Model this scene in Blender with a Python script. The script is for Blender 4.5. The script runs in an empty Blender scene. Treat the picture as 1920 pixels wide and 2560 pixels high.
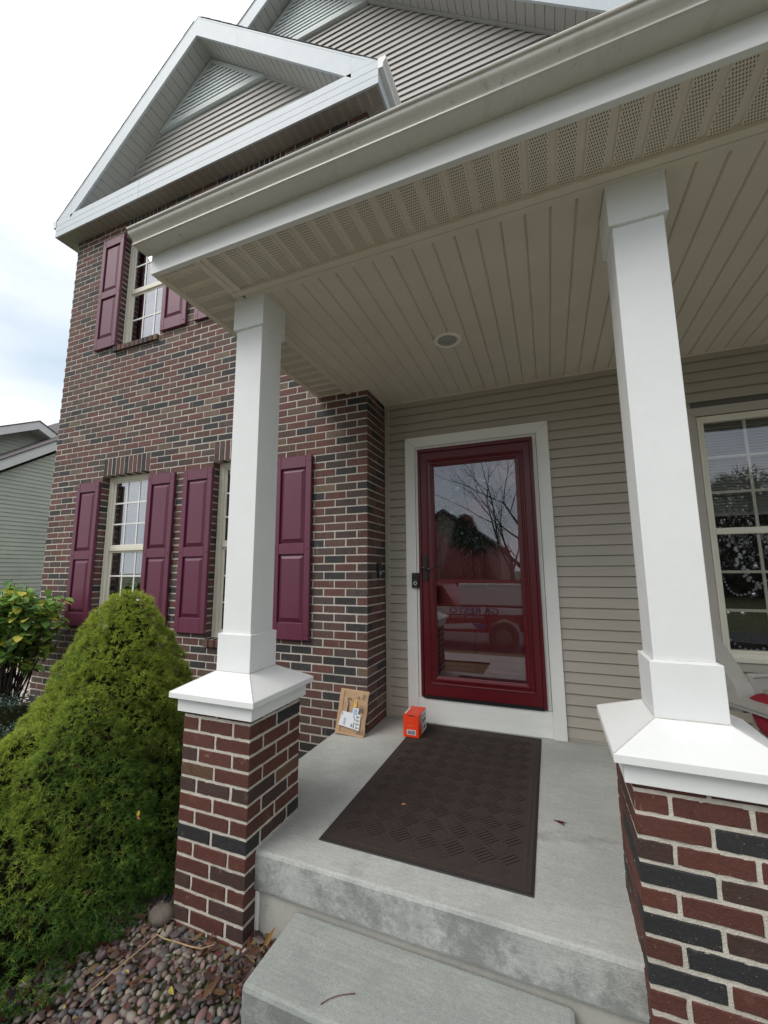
import bpy, math, random
import numpy as np
from mathutils import Matrix, Vector, Euler
rnd = random.Random(7); R = np.random.default_rng(11)
S = bpy.context.scene
COL = S.collection
rad = math.radians
# ------------------------------------------------------------------ camera
cam = bpy.data.cameras.new('camera'); camo = bpy.data.objects.new('camera', cam); COL.objects.link(camo)
cam.sensor_fit = 'VERTICAL'; cam.sensor_height = 36.0; cam.sensor_width = 27.0
cam.lens = 36.0 * 1023.82 / 2560.0
cam.clip_start = 0.05; cam.clip_end = 3000
Rc = (Matrix.Rotation(rad(21.7622), 3, 'Z') @ Matrix.Rotation(rad(8.1607), 3, 'X')
      @ Matrix(((math.cos(rad(.3774)), 0, math.sin(rad(.3774))), (0, 1, 0), (-math.sin(rad(.3774)), 0, math.cos(rad(.3774)))))
      @ Matrix.Rotation(rad(90), 3, 'X'))
camo.matrix_world = Matrix.Translation((1.2877, -3.4197, 1.2160)) @ Rc.to_4x4()
S.camera = camo
# ------------------------------------------------------------------ world (overcast daylight)
SUN_EL, SUN_AZ = 48, 215      # azimuth clockwise from +Y (north): the sun stands in front of the house, a little to its left
w = bpy.data.worlds.new('World'); S.world = w; w.use_nodes = True
nt = w.node_tree; nt.nodes.clear()
def N(t, kind, **k):
    n = t.nodes.new(kind)
    for a, b in k.items(): setattr(n, a, b)
    return n
sky = N(nt, 'ShaderNodeTexSky', sky_type='NISHITA', sun_disc=False)
sky.sun_elevation = rad(SUN_EL); sky.sun_rotation = rad(SUN_AZ); sky.air_density = 1.2; sky.dust_density = 2.0
tc = N(nt, 'ShaderNodeTexCoord'); mp = N(nt, 'ShaderNodeMapping'); mp.inputs['Scale'].default_value = (1.0, 1.0, 2.4)
nz = N(nt, 'ShaderNodeTexNoise'); nz.inputs['Scale'].default_value = 2.1; nz.inputs['Detail'].default_value = 5; nz.inputs['Roughness'].default_value = .5
rp = N(nt, 'ShaderNodeValToRGB')
rp.color_ramp.elements[0].position = .35; rp.color_ramp.elements[0].color = (4.9, 5.8, 6.7, 1)
rp.color_ramp.elements[1].position = .66; rp.color_ramp.elements[1].color = (8.5, 8.7, 8.75, 1)
sp = N(nt, 'ShaderNodeSeparateXYZ'); mr = N(nt, 'ShaderNodeMapRange')
mr.inputs['From Min'].default_value = .38; mr.inputs['From Max'].default_value = .85; mr.inputs['To Min'].default_value = 0; mr.inputs['To Max'].default_value = .36
ad = N(nt, 'ShaderNodeMath', operation='ADD'); mx = N(nt, 'ShaderNodeMixRGB'); mx.inputs[0].default_value = .88
bg = N(nt, 'ShaderNodeBackground'); bg.inputs[1].default_value = .115
out = N(nt, 'ShaderNodeOutputWorld')
L = nt.links.new
L(tc.outputs['Generated'], mp.inputs[0]); L(mp.outputs[0], nz.inputs[0]); L(tc.outputs['Generated'], sp.inputs[0]); L(sp.outputs[2], mr.inputs[0])
L(nz.outputs[0], ad.inputs[0]); L(mr.outputs[0], ad.inputs[1]); L(ad.outputs[0], rp.inputs[0])
L(sky.outputs[0], mx.inputs[1]); L(rp.outputs[0], mx.inputs[2]); L(mx.outputs[0], bg.inputs[0]); L(bg.outputs[0], out.inputs[0])
sun = bpy.data.lights.new('sun', 'SUN'); sun.energy = 1.5; sun.angle = rad(38); sun.color = (1, .97, .92)
so = bpy.data.objects.new('sun', sun); COL.objects.link(so)
so.rotation_euler = Euler((rad(90 - SUN_EL), 0, rad(180 - SUN_AZ)), 'XYZ')
S.view_settings.view_transform = 'Standard'; S.view_settings.look = 'None'; S.view_settings.exposure = 0.34; S.view_settings.gamma = 1
S.render.engine = 'CYCLES'
S.cycles.max_bounces = 8; S.cycles.diffuse_bounces = 4; S.cycles.transparent_max_bounces = 12; S.cycles.glossy_bounces = 4

# ------------------------------------------------------------------ materials
def mat(name, col=(.5, .5, .5), rough=.6, spec=.5, metal=0, attr=False, noise=None, bump=None, streak=None, extra=None):
    """noise=(scale, amount, detail[, (sx,sy,sz)])  bump=(scale, strength, distance[, (sx,sy,sz)])"""
    m = bpy.data.materials.new(name); m.use_nodes = True
    t = m.node_tree; b = t.nodes['Principled BSDF']
    b.inputs['Roughness'].default_value = rough; b.inputs['Metallic'].default_value = metal
    b.inputs['Specular IOR Level'].default_value = spec
    co = N(t, 'ShaderNodeTexCoord')
    if attr:
        c = N(t, 'ShaderNodeAttribute', attribute_name='Col').outputs['Color']
    else:
        r = N(t, 'ShaderNodeRGB'); r.outputs[0].default_value = (*col, 1); c = r.outputs[0]
    def noisef(scale, detail, sc, rough_=.6):
        mpn = N(t, 'ShaderNodeMapping'); mpn.inputs['Scale'].default_value = sc
        n = N(t, 'ShaderNodeTexNoise'); n.inputs['Scale'].default_value = scale; n.inputs['Detail'].default_value = detail; n.inputs['Roughness'].default_value = rough_
        t.links.new(co.outputs['Object'], mpn.inputs[0]); t.links.new(mpn.outputs[0], n.inputs[0]); return n.outputs[0]
    for nn in (noise if isinstance(noise, list) else [noise] if noise else []):
        f = noisef(nn[0], nn[2], nn[3] if len(nn) > 3 else (1, 1, 1))
        q = N(t, 'ShaderNodeMapRange'); q.inputs['From Min'].default_value = .25; q.inputs['From Max'].default_value = .75
        q.inputs['To Min'].default_value = 1 - nn[1]; q.inputs['To Max'].default_value = 1 + nn[1]
        t.links.new(f, q.inputs[0])
        v = N(t, 'ShaderNodeVectorMath', operation='SCALE'); t.links.new(c, v.inputs[0]); t.links.new(q.outputs[0], v.inputs['Scale']); c = v.outputs[0]
    for st in (streak or []):      # (scale, detail, lo, hi, colour, amount, (sx,sy,sz))
        f = noisef(st[0], st[1], st[6])
        q = N(t, 'ShaderNodeMapRange'); q.inputs['From Min'].default_value = st[2]; q.inputs['From Max'].default_value = st[3]; q.inputs['To Max'].default_value = st[5]
        t.links.new(f, q.inputs[0])
        x = N(t, 'ShaderNodeMixRGB'); x.inputs[2].default_value = (*st[4], 1)
        t.links.new(q.outputs[0], x.inputs[0]); t.links.new(c, x.inputs[1]); c = x.outputs[0]
    if extra: c = extra(t, co, c)
    t.links.new(c, b.inputs['Base Color'])
    prev = None
    for bp in (bump if isinstance(bump, list) else [bump] if bump else []):
        f = noisef(bp[0], 4, bp[3] if len(bp) > 3 else (1, 1, 1))
        k = N(t, 'ShaderNodeBump'); k.inputs['Strength'].default_value = bp[1]; k.inputs['Distance'].default_value = bp[2]
        t.links.new(f, k.inputs['Height'])
        if prev: t.links.new(prev, k.inputs['Normal'])
        prev = k.outputs[0]
    if prev: t.links.new(prev, b.inputs['Normal'])
    return m

def mnode(t, op, a, b=None, c=None):
    n = N(t, 'ShaderNodeMath', operation=op)
    for i, v in enumerate((a, b, c)):
        if v is None: continue
        if isinstance(v, (int, float)): n.inputs[i].default_value = v
        else: t.links.new(v, n.inputs[i])
    return n.outputs[0]

def perforated(axis):              # rows of staggered punched holes, only on the flat between the grooves
    def f(t, co, c):
        s = N(t, 'ShaderNodeSeparateXYZ'); t.links.new(co.outputs['Object'], s.inputs[0])
        u, v = (s.outputs[0], s.outputs[1]) if axis == 'x' else (s.outputs[1], s.outputs[0])
        p = .0088
        vv = mnode(t, 'DIVIDE', v, .0135)
        row = mnode(t, 'FLOOR', vv)
        off = mnode(t, 'MULTIPLY', mnode(t, 'FLOORED_MODULO', row, 2.0), .5)
        uu = mnode(t, 'ADD', mnode(t, 'DIVIDE', u, p), off)
        fu = mnode(t, 'ABSOLUTE', mnode(t, 'SUBTRACT', mnode(t, 'FLOORED_MODULO', uu, 1.0), .5))
        fv = mnode(t, 'ABSOLUTE', mnode(t, 'SUBTRACT', mnode(t, 'FLOORED_MODULO', vv, 1.0), .5))
        hole = mnode(t, 'MULTIPLY', mnode(t, 'LESS_THAN', fu, .24), mnode(t, 'LESS_THAN', fv, .28))
        a = N(t, 'ShaderNodeAttribute', attribute_name='perf')
        hole = mnode(t, 'MULTIPLY', hole, a.outputs['Fac'])
        x = N(t, 'ShaderNodeMixRGB'); x.inputs[2].default_value = (.085, .075, .06, 1)
        t.links.new(hole, x.inputs[0]); t.links.new(c, x.inputs[1]); return x.outputs[0]
    return f

def woodgrain(t, co, c):
    mpn = N(t, 'ShaderNodeMapping'); mpn.inputs['Scale'].default_value = (14, 14, 1.6)
    n = N(t, 'ShaderNodeTexWave', wave_type='BANDS', bands_direction='X'); n.inputs['Scale'].default_value = .8; n.inputs['Distortion'].default_value = 9; n.inputs['Detail'].default_value = 2
    t.links.new(co.outputs['Object'], mpn.inputs[0]); t.links.new(mpn.outputs[0], n.inputs[0])
    q = N(t, 'ShaderNodeMapRange'); q.inputs['To Min'].default_value = .93; q.inputs['To Max'].default_value = 1.06; t.links.new(n.outputs[1], q.inputs[0])
    v = N(t, 'ShaderNodeVectorMath', operation='SCALE'); t.links.new(c, v.inputs[0]); t.links.new(q.outputs[0], v.inputs['Scale']); return v.outputs[0]

M = {}
M['brick_wall'] = mat('brick_wall', rough=.85, attr=True, noise=[(75, .26, 4, (1, 1, .16)), (60, .12, 3), (9, .10, 2)], bump=[(120, .8, .005, (1, 1, .12)), (260, .3, .002)],
                      streak=[(26, 4, .62, .74, (.40, .34, .28), .60, (1.6, 1, .30)), (2.2, 4, .50, .75, (.05, .04, .038), .35, (1, 1, 1)), (420, 1, .76, .8, (.5, .46, .4), .5, (1, 1, 1))])
M['brick_pier'] = mat('brick_pier', rough=.75, attr=True, noise=[(45, .12, 3), (8, .10, 2)], bump=[(90, .6, .004), (400, .5, .002)],
                      streak=[(260, 1, .755, .775, (.50, .42, .36), .8, (1, 1, 1)), (9, 6, .60, .78, (.30, .18, .13), .35, (1, 1, 1)), (160, 2, .28, .24, (.02, .012, .01), .6, (1, 1, 1)), (24, 4, .68, .76, (.42, .30, .18), .5, (1, 1, 1))])
M['mortar'] = mat('mortar', (.54, .50, .435), .95, noise=[(35, .18, 5), (3, .16, 4)], bump=(180, .8, .004))
M['white'] = mat('white_metal', (.78, .79, .78), .45, noise=(3, .03, 2), bump=(380, .10, .0008))
M['column'] = mat('column_wrap', (.80, .805, .80), .42, noise=[(2.2, .03, 3), (30, .015, 3)], bump=[(420, .35, .0012), (2.5, .15, .012)], streak=[(5, 6, .60, .85, (.55, .54, .50), .25, (1, 1, .25))])
M['fascia'] = mat('fascia_metal', (.72, .725, .71), .42, noise=[(4, .05, 3, (.3, 1, 1)), (40, .03, 3, (.05, 1, 1))], bump=[(300, .1, .0008), (1.6, .25, .012)])
M['gutter'] = mat('gutter_metal', (.60, .57, .52), .20, spec=.7, noise=[(5, .06, 4, (.4, 1, 1)), (70, .03, 2)], bump=[(1.5, .2, .01)],
                  streak=[(38, 3, .65, .75, (.20, .18, .15), .6, (1, 1, 1.5)), (9, 5, .55, .75, (.40, .37, .32), .35, (2.5, 1, .4))])
M['rake'] = mat('rake_metal', (.53, .575, .61), .5, noise=[(6, .05, 3), (300, .05, 2)], bump=(300, .2, .001))
M['soffit'] = mat('soffit_metal', (.68, .62, .52), .5, noise=(5, .04, 3), bump=(300, .08, .0008))
M['soffit_x'] = mat('soffit_vented', (.68, .62, .52), .5, noise=(5, .04, 3), extra=perforated('x'))
M['soffit_y'] = mat('soffit_vented_side', (.68, .62, .52), .5, noise=(5, .04, 3), extra=perforated('y'))
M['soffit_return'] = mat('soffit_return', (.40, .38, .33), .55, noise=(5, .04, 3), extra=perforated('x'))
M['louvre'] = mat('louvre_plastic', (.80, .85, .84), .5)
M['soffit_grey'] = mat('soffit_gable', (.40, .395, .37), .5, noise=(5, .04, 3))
M['siding'] = mat('siding_vinyl', (.42, .38, .32), .5, noise=[(3, .05, 3, (.5, 1, 2)), (60, .03, 3, (.1, 1, 1))], bump=(220, .12, .001, (.2, 1, 1)))
M['siding_up'] = mat('siding_gable', (.52, .50, .47), .5, noise=[(3, .05, 3, (.5, 1, 2))], bump=(220, .12, .001, (.2, 1, 1)))
M['siding_green'] = mat('siding_green', (.46, .49, .42), .6, noise=[(2, .07, 3), (.9, .08, 2)])
M['vent'] = mat('vent_plastic', (.50, .54, .53), .5)
M['shutter'] = mat('shutter_vinyl', (.128, .026, .056), .40, noise=(3, .05, 2), extra=woodgrain, bump=(70, .15, .0015, (3, 3, .35)))
M['red'] = mat('door_red', (.105, .006, .011), .3, noise=(4, .05, 2), bump=(4, .05, .004))
M['red_in'] = mat('entry_door_red', (.20, .013, .018), .35)
M['trim'] = mat('trim_white', (.80, .79, .75), .45, noise=(3, .04, 3), bump=(300, .08, .0008))
M['kick'] = mat('kick_board', (.82, .83, .79), .55, noise=[(8, .04, 4, (.5, 1, 3))], streak=[(14, 5, .64, .8, (.42, .40, .35), .35, (.6, 1, 4))])
M['wframe'] = mat('window_vinyl', (.72, .68, .57), .4, noise=(5, .04, 2))
M['casing'] = mat('window_casing', (.46, .42, .37), .45)
M['black'] = mat('black_metal', (.012, .012, .013), .38, bump=(300, .1, .0006))
M['dark'] = mat('dark_interior', (.05, .045, .04), .9)
M['room'] = mat('room_paint', (.16, .15, .13), .9)
M['blind'] = mat('blind_slats', (.85, .88, .88), .5)
M['blind_dim'] = mat('blind_slats_green', (.30, .32, .27), .6)
M['curtain'] = mat('curtain_green', (.13, .17, .10), .9, noise=(40, .2, 2, (1, 1, .05)))
M['sheer'] = mat('curtain_sheer', (.66, .62, .72), .9, noise=(40, .15, 2, (1, 1, .05)))
M['shingle'] = mat('roof_shingle', (.11, .095, .098), .95, noise=[(30, .25, 4), (220, .3, 2)], bump=(160, .6, .004))
M['lens'] = mat('lamp_lens', (.36, .37, .35), .25)
M['ringw'] = mat('lamp_ring', (.85, .81, .70), .4)
M['orange'] = mat('orange_carton', (.86, .055, .010), .38, noise=(12, .05, 2))
M['paper'] = mat('paper_label', (.74, .77, .80), .5)
M['ink'] = mat('ink', (.035, .035, .045), .6)
M['inkb'] = mat('blue_ink', (.30, .42, .62), .6)
M['inkr'] = mat('pale_print', (.90, .35, .25), .5)
M['yellow'] = mat('yellow_label', (.75, .45, .07), .5)
M['kraft'] = mat('kraft_paper', (.45, .29, .165), .7, noise=[(25, .10, 4), (9, .08, 2)], bump=[(28, .7, .004), (70, .4, .002)])
M['tape'] = mat('kraft_tape', (.50, .31, .18), .5, noise=(20, .08, 2), bump=(40, .4, .002))
M['mat'] = mat('mat_carpet', (.036, .024, .020), .95, noise=[(160, .22, 3), (4, .12, 3)], bump=(420, .5, .0015),
               streak=[(300, 1, .745, .77, (.35, .30, .22), .8, (1, 1, 1))])
M['rubber'] = mat('mat_rubber', (.022, .02, .02), .7)
M['leafm'] = mat('leaf', rough=.5, attr=True, noise=(25, .15, 3), bump=(30, .3, .003))
M['needle'] = mat('needles', rough=.6, spec=.25, attr=True)
M['inner'] = mat('inner_shade', (.012, .013, .006), 1.0, spec=0)  # near-black, paints the shade inside the shrubs
for k_ in ('leafm', 'needle'):
    t_ = M[k_].node_tree; pb = t_.nodes['Principled BSDF']; o__ = t_.nodes['Material Output']; tl = N(t_, 'ShaderNodeBsdfTranslucent'); ms_ = N(t_, 'ShaderNodeMixShader'); ms_.inputs[0].default_value = .30
    t_.links.new(pb.inputs['Base Color'].links[0].from_socket, tl.inputs[0]); t_.links.new(pb.outputs[0], ms_.inputs[1]); t_.links.new(tl.outputs[0], ms_.inputs[2]); t_.links.new(ms_.outputs[0], o__.inputs[0])
M['bark'] = mat('bark', (.05, .035, .028), .9, noise=(20, .3, 4), bump=(40, .6, .01))
M['pebble'] = mat('pebbles', rough=.65, attr=True, noise=[(50, .16, 4), (14, .12, 2)], bump=(120, .15, .002))
M['stone'] = mat('boulder', (.13, .11, .09), .85, noise=[(22, .25, 4)], bump=(50, .6, .006))
M['twig'] = mat('twig', (.36, .25, .13), .8, noise=(60, .2, 2))
M['redtwig'] = mat('red_stem', (.13, .035, .03), .6)
M['chair'] = mat('chair_plastic', (.36, .34, .31), .45, noise=(6, .04, 3), bump=(200, .1, .001))
M['cloth'] = mat('red_cloth', (.24, .006, .018), .9, noise=(120, .15, 3), bump=(300, .4, .002))
M['asphalt'] = mat('asphalt', (.06, .06, .062), .9, noise=(60, .2, 4))
M['walk'] = mat('sidewalk_concrete', (.36, .35, .33), .9, noise=(4, .12, 4))
M['grass'] = mat('lawn', (.07, .085, .03), .95, noise=[(30, .5, 4), (1.5, .3, 3)], streak=[(6, 4, .52, .7, (.13, .07, .03), .8, (1, 1, 1))])
M['soil'] = mat('soil', (.045, .03, .022), .95, noise=(30, .4, 4))
M['truckred'] = mat('truck_red', (.30, .012, .015), .25)
M['truckwhite'] = mat('truck_white', (.72, .72, .72), .3)
M['truckblue'] = mat('truck_blue', (.06, .06, .30), .3)
M['chrome'] = mat('chrome', (.38, .38, .39), .3, metal=1)
M['glassdark'] = mat('dark_glass', (.02, .02, .025), .05)
M['brownhouse'] = mat('far_wall', (.30, .25, .2), .8)
M['ornament'] = mat('ornament_silver', (.75, .76, .78), .18, metal=.9)
M['bead'] = mat('pearl_bead', (.80, .80, .80), .25)

def concrete(name, col):
    def ex(t, co, c):
        g = N(t, 'ShaderNodeNewGeometry'); s = N(t, 'ShaderNodeSeparateXYZ'); t.links.new(g.outputs['Normal'], s.inputs[0])
        def nf(scale, det, rg, sc=(1, 1, 1)):
            mpn = N(t, 'ShaderNodeMapping'); mpn.inputs['Scale'].default_value = sc; n = N(t, 'ShaderNodeTexNoise'); n.inputs['Scale'].default_value = scale; n.inputs['Detail'].default_value = det; n.inputs['Roughness'].default_value = rg
            t.links.new(co.outputs['Object'], mpn.inputs[0]); t.links.new(mpn.outputs[0], n.inputs[0]); return n.outputs[0]
        def rng(v, a, b, lo=0., hi=1.):
            q = N(t, 'ShaderNodeMapRange'); q.inputs['From Min'].default_value = a; q.inputs['From Max'].default_value = b; q.inputs['To Min'].default_value = lo; q.inputs['To Max'].default_value = hi; t.links.new(v, q.inputs[0]); return q.outputs[0]
        big = nf(2.6, 4, .6); fine = nf(46, 8, .75); mid = nf(14, 6, .7)
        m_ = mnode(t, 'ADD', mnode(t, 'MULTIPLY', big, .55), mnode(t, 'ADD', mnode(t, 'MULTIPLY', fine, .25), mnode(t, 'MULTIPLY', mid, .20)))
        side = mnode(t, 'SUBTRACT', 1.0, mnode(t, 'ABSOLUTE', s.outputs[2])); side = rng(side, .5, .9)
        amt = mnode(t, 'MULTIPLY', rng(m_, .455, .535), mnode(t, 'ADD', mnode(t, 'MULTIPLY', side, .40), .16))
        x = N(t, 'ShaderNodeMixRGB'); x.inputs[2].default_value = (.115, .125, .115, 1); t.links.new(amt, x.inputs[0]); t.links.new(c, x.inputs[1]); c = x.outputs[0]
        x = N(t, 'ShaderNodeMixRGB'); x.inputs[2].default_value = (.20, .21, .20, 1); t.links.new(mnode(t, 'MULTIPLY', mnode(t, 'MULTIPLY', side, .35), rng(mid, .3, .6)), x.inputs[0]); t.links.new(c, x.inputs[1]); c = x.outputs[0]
        x = N(t, 'ShaderNodeMixRGB', blend_type='MULTIPLY'); x.inputs[0].default_value = 1; f = rng(nf(330, 3, .7), .3, .7, .80, 1.18); t.links.new(c, x.inputs[1]); t.links.new(f, x.inputs[2]); return x.outputs[0]
    return mat(name, col, .9, spec=.3, noise=[(70, .10, 5), (2.2, .10, 4), (90, .10, 3, (.07, 1, 1))], bump=[(280, .8, .003), (9, .2, .006), (120, .35, .002, (.10, 1, 1))], extra=ex,
               streak=[(2.2, 9, .615, .70, (.16, .15, .125), .5, (.8, 1.4, 1)), (170, 2, .71, .76, (.66, .66, .62), .6, (1, 1, 1)), (90, 2, .74, .77, (.08, .075, .07), .6, (1, 1, 1))])
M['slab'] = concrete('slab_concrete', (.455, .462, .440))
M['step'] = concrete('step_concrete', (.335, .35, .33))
M['caulk'] = mat('caulk_bead', (.58, .57, .53), .6, noise=(60, .25, 4))
M['found'] = mat('foundation', (.42, .41, .37), .9, noise=[(30, .1, 4), (3, .1, 2)], bump=(90, .3, .003), streak=[(40, 3, .68, .74, (.15, .12, .1), .7, (1, 1, 1))])

def glass(name, tint=(1, 1, 1), boost=2.0, add=.05, wav=0, gcol=(1, 1, 1)):
    m = bpy.data.materials.new(name); m.use_nodes = True; t = m.node_tree; t.nodes.clear()
    o = N(t, 'ShaderNodeOutputMaterial'); a = N(t, 'ShaderNodeBsdfTransparent'); a.inputs[0].default_value = (*tint, 1)
    g = N(t, 'ShaderNodeBsdfGlossy'); g.inputs['Roughness'].default_value = .0; g.inputs[0].default_value = (*gcol, 1)
    f = N(t, 'ShaderNodeFresnel'); f.inputs[0].default_value = 1.5
    fac = mnode(t, 'MINIMUM', mnode(t, 'ADD', mnode(t, 'MULTIPLY', f.outputs[0], boost), add), 1.0)
    x = N(t, 'ShaderNodeMixShader'); t.links.new(fac, x.inputs[0]); t.links.new(a.outputs[0], x.inputs[1]); t.links.new(g.outputs[0], x.inputs[2]); t.links.new(x.outputs[0], o.inputs[0])
    if wav:
        co = N(t, 'ShaderNodeTexCoord'); n = N(t, 'ShaderNodeTexNoise'); n.inputs['Scale'].default_value = 3.5; n.inputs['Detail'].default_value = 1
        mpn = N(t, 'ShaderNodeMapping'); mpn.inputs['Scale'].default_value = (1, 1, 1.4); t.links.new(co.outputs['Object'], mpn.inputs[0]); t.links.new(mpn.outputs[0], n.inputs[0])
        k = N(t, 'ShaderNodeBump'); k.inputs['Strength'].default_value = wav; k.inputs['Distance'].default_value = .004
        t.links.new(n.outputs[0], k.inputs['Height']); t.links.new(k.outputs[0], g.inputs['Normal'])
    return m
M['glass'] = glass('window_glass', boost=3.6, add=.10, wav=.10, gcol=(.95, .95, 1))
M['glass_porch'] = glass('porch_window_glass', boost=2.7, add=.03, wav=.10, gcol=(.95, .95, 1))
M['stormglass'] = glass('storm_glass', boost=2.4, add=.05, wav=.045, gcol=(.95, .95, 1))

# ------------------------------------------------------------------ mesh helpers
class MB:
    def __init__(s): s.v = []; s.f = []; s.c = []; s.mi = []; s.n = 0; s.sm = False; s.perf = []
    def add(s, vs, fs, col=None, mi=0, perf=0):
        o = s.n; s.v.extend([tuple(map(float, p)) for p in vs]); s.n += len(vs)
        for f in fs: s.f.append([o + i for i in f]); s.c.append(col or (1, 1, 1)); s.mi.append(mi); s.perf.append(perf)
        return s
    def quad(s, a, b, c, d, **k): return s.add([a, b, c, d], [(0, 1, 2, 3)], **k)
    def poly(s, pts, **k): return s.add(pts, [tuple(range(len(pts)))], **k)
    def box(s, x0, x1, y0, y1, z0, z1, b=0, **k):
        if b <= 0:
            v = [(x0, y0, z0), (x1, y0, z0), (x1, y1, z0), (x0, y1, z0), (x0, y0, z1), (x1, y0, z1), (x1, y1, z1), (x0, y1, z1)]
            return s.add(v, [(0, 3, 2, 1), (4, 5, 6, 7), (0, 1, 5, 4), (1, 2, 6, 5), (2, 3, 7, 6), (3, 0, 4, 7)], **k)
        X, Y, Z = (x0, x1), (y0, y1), (z0, z1); v = []; idx = {}
        for i in (0, 1):
            for j in (0, 1):
                for l in (0, 1):
                    sx, sy, sz = (1, -1)[i] * b, (1, -1)[j] * b, (1, -1)[l] * b
                    for a, p in enumerate(((X[i], Y[j] + sy, Z[l] + sz), (X[i] + sx, Y[j], Z[l] + sz), (X[i] + sx, Y[j] + sy, Z[l]))):
                        idx[i, j, l, a] = len(v); v.append(p)
        I = lambda i, j, l, a: idx[i, j, l, a]; f = []
        for i in (0, 1):
            f.append((I(i, 0, 0, 0), I(i, 1, 0, 0), I(i, 1, 1, 0), I(i, 0, 1, 0))); f.append((I(0, i, 0, 1), I(1, i, 0, 1), I(1, i, 1, 1), I(0, i, 1, 1))); f.append((I(0, 0, i, 2), I(1, 0, i, 2), I(1, 1, i, 2), I(0, 1, i, 2)))
            for j in (0, 1):
                f.append((I(i, j, 0, 0), I(i, j, 1, 0), I(i, j, 1, 1), I(i, j, 0, 1))); f.append((I(i, 0, j, 0), I(i, 1, j, 0), I(i, 1, j, 2), I(i, 0, j, 2))); f.append((I(0, i, j, 1), I(1, i, j, 1), I(1, i, j, 2), I(0, i, j, 2)))
                for l in (0, 1): f.append((I(i, j, l, 0), I(i, j, l, 1), I(i, j, l, 2)))
        return s.add(v, f, **k)
    def rbrick(s, x0, x1, y0, y1, z0, z1, b=.003, j=.0009, **k):
        def ax(a, c, st): n = max(1, int((c - a) / st)); return [a, a + b] + [a + b + (c - a - 2 * b) * i / n for i in range(1, n)] + [c - b, c]
        A = (ax(x0, x1, .022), ax(y0, y1, .022), ax(z0, z1, .022)); N_ = [len(q) - 1 for q in A]; idx = {}; v = []
        def V(i, jj, l):
            key = (i, jj, l)
            if key not in idx:
                e = [q in (0, N_[m]) for m, q in enumerate(key)]; p = [A[m][q] for m, q in enumerate(key)]
                if sum(e) >= 2:
                    for m in range(3):
                        if e[m]: p[m] += (b * .55 if key[m] == 0 else -b * .55)
                    p = [q + rnd.gauss(0, j * 1.3) for q in p]
                else: p = [q + rnd.gauss(0, j * .45) for q in p]
                idx[key] = len(v); v.append(p)
            return idx[key]
        f = []
        for m in range(3):
            o_, q_ = [(1, 2), (2, 0), (0, 1)][m]
            for side in (0, N_[m]):
                for a in range(N_[o_]):
                    for c in range(N_[q_]):
                        t = []
                        for da, dc in ((0, 0), (1, 0), (1, 1), (0, 1)): kk = [0, 0, 0]; kk[m] = side; kk[o_] = a + da; kk[q_] = c + dc; t.append(V(*kk))
                        f.append(tuple(t if side else t[::-1]))
        return s.add(v, f, **k)
    def prism(s, pts, axis, a, b, closed=True, **k):
        """pts: 2D profile; extruded along axis from a to b. axis x: pts=(y,z); y: (x,z); z: (x,y)"""
        def P(p, t): return {'x': (t, p[0], p[1]), 'y': (p[0], t, p[1]), 'z': (p[0], p[1], t)}[axis]
        n = len(pts); v = [P(p, a) for p in pts] + [P(p, b) for p in pts]
        f = [(i, (i + 1) % n, n + (i + 1) % n, n + i) for i in range(n if closed else n - 1)]
        if closed: f += [tuple(range(n - 1, -1, -1)), tuple(range(n, 2 * n))]
        return s.add(v, f, **k)
    def tube(s, pts, rs, n=8, cap=True, **k):
        pts = [Vector(p) for p in pts]; v = []; up = Vector((0, 0, 1))
        if not hasattr(rs, '__len__'): rs = [rs] * len(pts)
        for i, p in enumerate(pts):
            d = (pts[min(i + 1, len(pts) - 1)] - pts[max(i - 1, 0)]).normalized()
            a = d.cross(up if abs(d.z) < .9 else Vector((1, 0, 0))).normalized(); b_ = d.cross(a)
            for j in range(n):
                t = 2 * math.pi * j / n; v.append(p + (a * math.cos(t) + b_ * math.sin(t)) * rs[i])
        f = [(i * n + j, i * n + (j + 1) % n, (i + 1) * n + (j + 1) % n, (i + 1) * n + j) for i in range(len(pts) - 1) for j in range(n)]
        if cap: f += [tuple(range(n)), tuple(range((len(pts) - 1) * n, len(pts) * n))]
        return s.add(v, f, **k)
    def lathe(s, prof, c, n=32, **k):
        v = [(c[0] + r * math.cos(2 * math.pi * j / n), c[1] + r * math.sin(2 * math.pi * j / n), c[2] + z) for r, z in prof for j in range(n)]
        f = [(i * n + j, i * n + (j + 1) % n, (i + 1) * n + (j + 1) % n, (i + 1) * n + j) for i in range(len(prof) - 1) for j in range(n)]
        return s.add(v, f, **k)
    def ball(s, c, r, nu=10, nv=7, **k):
        prof = [(max(1e-5, r * math.sin(math.pi * i / nv)), -r * math.cos(math.pi * i / nv)) for i in range(nv + 1)]
        return s.lathe(prof, c, nu, **k)
    def frame(s, x0, x1, z0, z1, prof, **k):
        """mitred rectangular frame in the XZ plane; prof = [(outward distance d, y), ...]"""
        v = []
        for d, y in prof: v += [(x0 - d, y, z0 - d), (x1 + d, y, z0 - d), (x1 + d, y, z1 + d), (x0 - d, y, z1 + d)]
        f = [(i * 4 + j, i * 4 + (j + 1) % 4, (i + 1) * 4 + (j + 1) % 4, (i + 1) * 4 + j) for i in range(len(prof) - 1) for j in range(4)]
        return s.add(v, f, **k)
    def xform(s, m):
        s.v = [tuple(m @ Vector(p)) for p in s.v]; return s

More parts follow.
